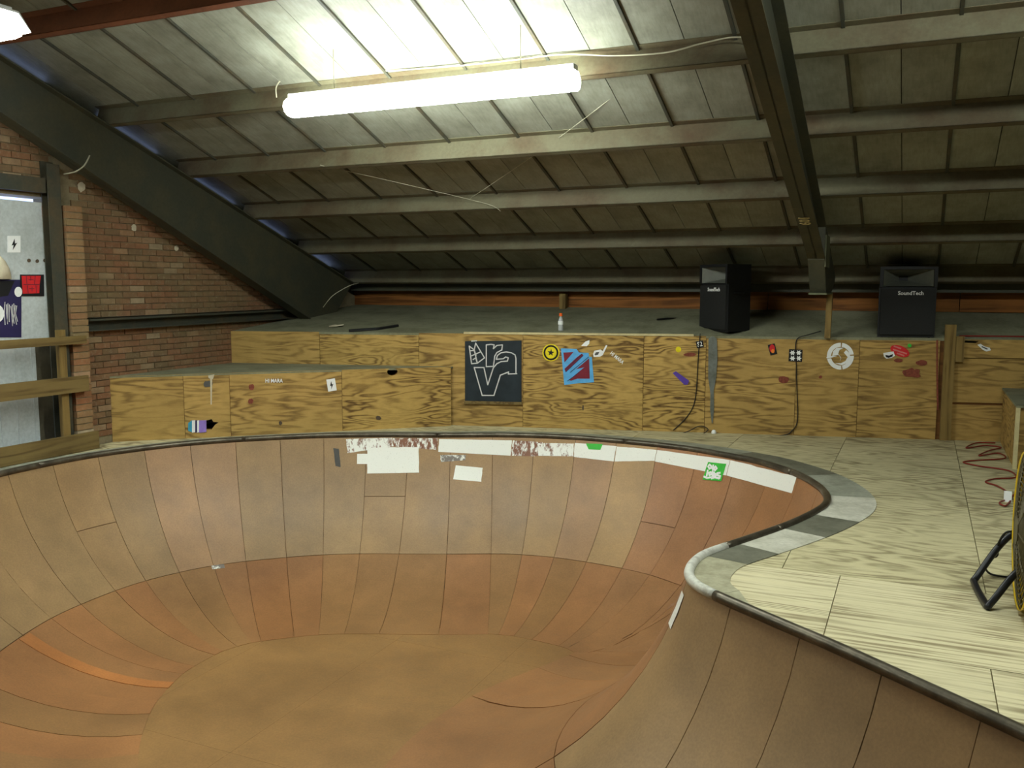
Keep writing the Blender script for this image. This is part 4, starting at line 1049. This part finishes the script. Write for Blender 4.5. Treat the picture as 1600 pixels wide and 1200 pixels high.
# ------------------------------------------------------------------ loudspeakers
def loudspeaker(c, phi, label, logo):
    """phi: turn of the front about the vertical, from facing the camera"""
    w, d, h = 0.66, 0.44, 0.86
    t = thing('loudspeaker', label, 'loudspeaker', tuple(c), 'loudspeakers on the platform')
    base = np.array(c); a = yaw + phi
    ex = np.array((math.cos(a), math.sin(a), 0)); ey = np.array((-math.sin(a), math.cos(a), 0)); ez = np.array((0, 0, 1.0))
    W = lambda x, y, z: base + ex * x + ey * y + ez * z          # y away from viewer
    hh = 0.61                                                    # top of the grille part
    def tp(z0, z1, y0=0.0): return [W(-w / 2, y0, z0), W(w / 2, y0, z0), W(w * .30, d, z0), W(-w * .30, d, z0)], z1 - z0
    mb = MB(); q_, e = tp(0, hh, 0.03); mb.prism(q_, ez * e)
    q_, e = tp(h - 0.035, h); mb.prism(q_, ez * e)
    for s_ in (-1, 1): mb.prism([W(s_ * w / 2, 0.0, hh), W(s_ * (w / 2 - .04), 0.0, hh), W(s_ * (w * .30 - .03), d, hh), W(s_ * w * .30, d, hh)], ez * (h - hh - .03))
    mb.prism([W(-w * .3, d - .03, hh), W(w * .3, d - .03, hh), W(w * .3, d, hh), W(-w * .3, d, hh)], ez * (h - hh - .03))
    adopt(t, mb.build('cabinet', 'black_plastic'))
    adopt(t, MB().prism([W(-w / 2 + .02, 0.0, .03), W(w / 2 - .02, 0.0, .03), W(w / 2 - .02, .03, .03), W(-w / 2 + .02, .03, .03)], ez * (hh - .05)).build('grille', 'black_grille'))
    x1, z0, z1 = w / 2 - .045, hh + .01, h - .04; zt = (z0 + z1) / 2
    def quad(nm, pts, mt): adopt(t, mesh_obj(nm, pts, [(0, 1, 2, 3)], mt))
    quad('horn_floor', [W(-x1, .01, z0), W(x1, .01, z0), W(.05, .30, zt - .03), W(-.05, .30, zt - .03)], 'horn_grey')
    quad('horn_top', [W(-x1, .01, z1), W(x1, .01, z1), W(.05, .30, zt + .03), W(-.05, .30, zt + .03)], 'horn_grey')
    quad('horn_cheek', [W(-x1, .01, z0), W(-x1, .01, z1), W(-.05, .30, zt + .03), W(-.05, .30, zt - .03)], 'horn_grey')
    quad('horn_cheek', [W(x1, .01, z0), W(x1, .01, z1), W(.05, .30, zt + .03), W(.05, .30, zt - .03)], 'horn_grey')
    quad('horn_throat', [W(-.05, .30, zt - .03), W(.05, .30, zt - .03), W(.05, .30, zt + .03), W(-.05, .30, zt + .03)], 'black_plastic')
    text_mesh('logo', logo, W(0.03, -0.004, hh - .075), ex, ez, 0.065, 'ink_white', t)
    for s_ in (-1, 1):       # recessed side handles
        f = W(s_ * w * .40, d * .5, .50); sdv = np.array(W(s_ * w * .30, d, 0)) - np.array(W(s_ * w / 2, 0, 0)); sdv /= np.linalg.norm(sdv); on = np.cross(sdv, ez) * s_
        pts = [f + sdv * .11 * math.cos(k_) + ez * .075 * math.sin(k_) + on * .004 for k_ in np.linspace(0, 2 * PI, 16, endpoint=False)]
        adopt(t, MB().prism(pts, on * -.01).build('side_handle', 'black_plastic'))
        adopt(t, MB().tube([f + sdv * -.10 + on * .01, f + sdv * -.06 - ez * .01 + on * .02, f + sdv * .06 - ez * .01 + on * .02, f + sdv * .10 + on * .01], .012, 6).build('grip', 'black_plastic'))
    for x_, y_ in ((-.27, .06), (.27, .06), (-.16, .42), (.16, .42)):
        adopt(t, MB().lathe(W(x_, y_, -.012), [(0, 0), (.02, 0), (.022, .014), (0, .014)], 10).build('foot', 'black_plastic'))
    return t
pA = at_plane(1112, 520, (*(RA - RN[:2] * 0.26), 0), RN); pA[2] = plat_z(pA[0], pA[1]) + 0.0
loudspeaker(pA, -math.radians(71), 'black loudspeaker turned sideways on the platform above the galvanised strip', 'SoundTech')
pB = at_plane(1416, 520, (*(RA + RN[:2] * 0.02), 0), RN); pB[2] = plat_z(pB[0], pB[1]) + 0.012
loudspeaker(pB, -math.radians(12), 'black loudspeaker facing out on the platform between rafter foot and wooden post', 'SoundTech')

# bottle
p = on_plat(876, 517); t_ = thing('plastic_bottle', 'clear plastic bottle with orange cap standing on the platform', 'bottle', tuple(p))
adopt(t_, MB().lathe(p, [(0.0, 0.0), (.03, 0.0), (.034, .01), (.034, .06), (.030, .075), (.034, .09), (.034, .135), (.024, .165), (.014, .185), (.014, .20), (0, .20)], 16).build('body', 'clear_plastic', None, True),
      MB().lathe(p, [(0, .196), (.022, .196), (.023, .20), (.021, .235), (0, .24)], 14).build('cap', 'cap_orange', None, True), MB().lathe(p, [(.0348, .085), (.0352, .088), (.0352, .13), (.0348, .133)], 16).build('paper_label', 'ink_white', None, True))
# scraps on the platform
p = on_plat(526, 511)
tag(MB().prism([p + np.array(q_) for q_ in ((-.11, -.03, .004), (.02, -.05, .01), (.12, .0, .03), (.05, .06, .012), (-.06, .05, .02))], (0, 0, .012)).build('paper_scrap', 'cream_cloth'), 'crumpled white paper scrap lying on the platform by the rafter foot', 'paper')
p = on_plat(1044, 500)
tag(MB().tube([p + np.array((-.1, -.2, .012)), p + np.array((0, 0, .02)), p + np.array((.1, .2, .012))], .014, 6).build('stick', 'cable_black'), 'short dark stick lying on the platform near the left loudspeaker', 'stick')
p = on_plat(600, 518)
tag(MB().tube([on_plat(545, 522) + np.array((0, 0, .02)), on_plat(590, 516) + np.array((0, 0, .02)), on_plat(622, 511) + np.array((0, 0, .02))], .02, 6).build('stick', 'cable_black'), 'long dark rod lying on the platform near the paper scrap', 'rod')

# ------------------------------------------------------------------ drum fan
fan = thing('drum_fan', 'yellow drum fan on a black tubular stand at the deck edge', 'fan', (0.62, 5.85, 0))
fc = at_z(1589, 828, 0.475); rad = 0.455
rv = np.array((fc[0], fc[1], 0.0)); rv /= np.linalg.norm(rv); ax = np.array((rv[1], -rv[0], 0)) * math.cos(0.105) + rv * math.sin(0.105)
zz = np.array((0, 0, 1.0)); tv = np.cross(zz, ax)
FP = lambda r, an, k_: fc + ax * k_ + (tv * math.cos(an) + zz * math.sin(an)) * r
adopt(fan, MB().lathe(fc, [(rad - .02, 0.05), (rad, 0.05), (rad + .006, .02), (rad, .03), (rad, .34), (rad + .006, .35), (rad - .02, .35), (rad - .02, .05)], 40, ax).build('drum', 'fan_yellow', None, True))
gr = MB()
for r_ in np.linspace(0.08, rad, 14): gr.tube([FP(r_, an, 0.012 + .03 * (r_ / rad) ** 2 - .01) for an in np.linspace(0, 2 * PI, 40, endpoint=False)], 0.0045, 5, True)
for an in np.linspace(0, 2 * PI, 10, endpoint=False): gr.tube([FP(.03, an, .0), FP(.25, an, .008), FP(rad, an, .035)], 0.006, 5)
adopt(fan, gr.build('grille', 'fan_grille', None, True))
adopt(fan, MB().lathe(fc, [(0, -.006), (.085, -.006), (.085, .006), (0, .006)], 20, ax).build('grille_hub', 'fan_grille'))
adopt(fan, MB().lathe(fc, [(0, .10), (.09, .10), (.1, .12), (.1, .30), (.08, .33), (0, .33)], 18, ax).build('motor', 'black_plastic', None, True))
for k_ in range(4):
    an = k_ * PI / 2 + .4
    adopt(fan, mesh_obj('blade', [FP(.08, an, .08), FP(.43, an - .12, .07), FP(.43, an + .42, .15), FP(.08, an + .5, .14)], [(0, 1, 2, 3)], 'galvanised'))
adopt(fan, MB().lathe(FP(rad - .02, -PI / 2, .06), [(0, -.02), (.04, -.02), (.04, .03), (0, .03)], 12, ax).build('foot_bracket', 'fan_yellow', None, True))
A0, B0 = at_z(1521, 908, 0.02), at_z(1543, 948, 0.02)
armA, armB = FP(rad + .03, 0, .2), FP(rad + .03, PI, .2)
far_s, near_s = (armA, armB) if np.linalg.norm(armA) > np.linalg.norm(armB) else (armB, armA)
far_m = at_z(1572, 842, 0.28); near_m = at_z(1600, 885, 0.27)
tubep = [far_s, far_m, A0 + (far_m - A0) * .12, A0 + (B0 - A0) * .08, B0 + (A0 - B0) * .08, B0 + (near_m - B0) * .12, near_m, near_s]
adopt(fan, MB().tube(spline(tubep, 8), 0.021, 10).build('stand', 'black_tube', None, True))
sh = ax * 0.85
tubep2 = [far_s, far_s + ax * .3 - zz * .25, A0 + sh, A0 + sh + (B0 - A0) * .5, B0 + sh, near_s + ax * .3 - zz * .25, near_s]
tubep2 = [np.array((p_[0], p_[1], max(p_[2], .02))) for p_ in tubep2]
adopt(fan, MB().tube(spline(tubep2, 8), 0.021, 10).build('stand', 'black_tube', None, True))
cord = [at_z(1590, 832, .34), at_z(1572, 832, .34), at_z(1560, 850, .25), at_z(1558, 868, .16), at_z(1548, 872, .14), at_z(1540, 885, .08), at_z(1545, 895, .02), at_z(1560, 900, .012), at_z(1590, 903, .012)]
adopt(fan, MB().tube(spline(cord, 8), 0.007, 6).build('power_cord', 'cable_black', None, True))

# red extension cord
pts = [(1600, 762), (1580, 777), (1562, 785), (1572, 790), (1580, 775), (1560, 760), (1540, 753), (1555, 748), (1590, 746), (1575, 735), (1530, 728), (1505, 722), (1530, 719), (1570, 716), (1560, 708), (1530, 712), (1545, 704), (1575, 700), (1540, 696), (1510, 700), (1525, 692), (1555, 692)]
cable('extension_cord', [(min(q_[0], 0.93), q_[1], q_[2]) for q_ in (at_z(x, y, 0.012) for x, y in pts)], 0.008, 'cable_red', 'tangled red extension cord lying on the deck beside the plywood box', 'cord')
cable('red_wire', [R3(1490, 540) * 0 + rz_point(s_of(1500, 525)[0], RZ + .03, -.03), rz_point(s_of(1540, 525)[0], RZ + .03, -.05), rz_point(s_of(1640, 525)[0], RZ + .03, -.03)], 0.01, 'cable_red', 'red wire lying along the platform edge beyond the pale post')
p = at_z(1574, 783, 0.0)
tag(MB().obox(p + np.array((-.03, -.04, .0)), (.06, 0, 0), (0, .03, 0), (0, .02, .09)).build('paper_tag', 'ink_white'), 'small white tag on the red cord behind the fan', 'tag')

# ------------------------------------------------------------------ strip lights
def strip_light(x0, x1, y, z, label, hang=True, add_hood=False, name='strip_light'):
    t = thing(name, label, 'lamp', ((x0 + x1) / 2, y, z), 'fluorescent strip lights')
    prof = [(-.12, .03), (-.13, -.01), (-.11, -.055), (-.06, -.085), (0, -.092), (.06, -.085), (.11, -.055), (.13, -.01), (.12, .03), (.07, .075), (-.07, .075)]
    mb = MB(); mb.prism([(x0 + .03, y + a_, z + b__) for a_, b__ in prof], (x1 - x0 - .06, 0, 0))
    off = name.endswith('_offscreen')
    adopt(t, mb.build('lens_offscreen' if off else 'lens', 'lamp_lens'))
    adopt(t, MB().box((x0, y - .05, z + .075), (x1, y + .05, z + .12)).build('housing', 'lamp_housing'))
    for xe, sg in ((x0 + .03, -1), (x1 - .03, 1)): adopt(t, MB().prism([(xe, y + a_, z + b__) for a_, b__ in prof], (.03 * sg, 0, 0)).build('end_cap', 'lamp_housing' if off else 'lamp_lens'))
    if add_hood: adopt(t, MB().prism([(x0 - .02, y - .17, z - .02), (x0 - .02, y - .08, z + .085), (x0 - .02, y + .08, z + .085), (x0 - .02, y + .17, z - .02), (x0 - .02, y + .17, z - .01), (x0 - .02, y + .085, z + .10), (x0 - .02, y - .085, z + .10), (x0 - .02, y - .17, z - .01)], (x1 - x0 + .04, 0, 0)).build('added_reflector', 'lamp_housing'))  # added hood, not part of the fixture: keeps its light off the roof
    if hang:
        h = lambda q_: pz(q_) + ROOF if q_ >= RIDGE else pz(RIDGE) + ROOF - SLOPE * (RIDGE - q_)
        for xh in (x0 + .5, x1 - .5): adopt(t, MB().tube([(xh, y, z + .11), (xh, y + .0, h(y) + .0)], .006, 6).build('hanger', 'cable_white'))
    return t
strip_light(-5.62, -2.70, 7.22, 3.60, 'glowing fluorescent strip light hanging over the bowl')
strip_light(-8.30, -5.70, 4.3, 3.65, 'glowing fluorescent strip light over the near corner by the gable wall', add_hood=True)  # hood is an addition that stops this lamp's upward light
# the one whose glow comes down over the roof beside the rafter from just above the picture
strip_light(-0.8, 2.1, 4.7, 4.45, 'fluorescent strip light uphill of the bowl light beside the numbered rafter', name='strip_light_offscreen')

# ------------------------------------------------------------------ roof cables
def on_purlin(px, i, out=0.02):
    """point on the camera side of purlin i"""
    y = PY0 + i * PDY - out; lo, hi = -400, 1200
    for _ in range(40):
        m_ = (lo + hi) / 2; p = at_y(px, m_, y)
        if p[2] > pz(y) + 0.10: lo = m_
        else: hi = m_
    return at_y(px, (lo + hi) / 2, y)
yp = PY0 - 0.03
pts = [at_y(432, 152, yp - .1), at_y(432, 135, yp - .05), at_y(445, 122, yp), at_y(480, 116, yp)] + [at_y(x, y, yp) for x, y in ((560, 113), (700, 104), (800, 94), (880, 85), (960, 87), (1040, 82), (1100, 67), (1150, 58), (1190, 66), (1210, 80), (1222, 79), (1226, 70))]
cable('roof_cable', pts, 0.007, 'cable_white', 'white electric cable looping along the purlin above the strip light')
p0 = at_y(1086, 50, PY0 + .1); p1 = at_y(735, 310, PY0 + 2 * PDY - .05)
cable('roof_wire', [p0, (p0 + p1) / 2 + np.array((0, 0, -.05)), p1], 0.0035, 'cable_white', 'thin straight wire slung diagonally from purlin down to lower purlin')
pts = [at_y(500, 258, PY0 + PDY - .03), at_y(620, 285, PY0 + 1.5 * PDY), at_y(735, 312, PY0 + 2 * PDY - .05), at_y(770, 322, PY0 + 2 * PDY - .05), at_y(782, 330, PY0 + 2 * PDY - .05)]
cable('roof_wire', pts, 0.003, 'cable_white', 'faint slack wire drooping under the middle purlins')
p0 = on_plat(500, 478)
cable('loose_cable', [at_x(100, 272, -8.62), at_x(118, 268, -8.45), at_x(132, 258, -8.45), at_x(140, 243, -8.49)], 0.008, 'cable_white', 'short loose cable curling from the column to the rafter')
cable('loose_cable', [at_x(505, 480, -8.1), at_x(520, 462, -7.9), at_x(545, 447, -7.8), at_x(560, 442, -7.8)], 0.006, 'cable_white', 'short loose cable curving up behind the rafter foot')

# ------------------------------------------------------------------ print lies on its sheet, logo on its grille: one level deeper
BASES = {'board', 'sheet', 'disc', 'backing', 'badge', 'oval', 'body', 'grille', 'motor', 'housing', 'knee'}
MOVES = {'chalk_line': 'board', 'maroon_print': 'sheet', 'navy_line': 'sheet', 'black_print': None, 'spot_print': 'sheet', 'disc_print': 'sheet', 'white_scribble': 'sheet', 'ring_print': 'disc', 'disc_centre': 'disc', 'star_print': 'disc',
         'centre_print': 'body', 'lettering': 'backing', 'red_print': 'backing', 'yellow_print': 'backing', 'white_print': 'backing', 'white_lettering': None, 'dark_print': 'backing', 'bolt_print': 'backing', 'black_gap': 'backing',
         'logo': 'grille', 'grille_hub': 'grille', 'blade': 'motor', 'hanger': 'housing', 'gusset_plate': 'knee', 'base_flange': 'knee', 'paper_label': 'body', 'cap': 'body'}
for t in [o for o in scene.objects if o.parent is None and 'category' in o]:
    kids = list(t.children); base = {c.name.split('.')[0]: c for c in kids if c.name.split('.')[0] in BASES}
    for c in kids:
        nm = c.name.split('.')[0]
        if nm in MOVES:
            b = base.get(MOVES[nm]) if MOVES[nm] else next((base[k_] for k_ in ('sheet', 'backing', 'badge', 'oval') if k_ in base), None)
            if b is not None and b is not c:
                c.parent = b; c.matrix_parent_inverse.identity()
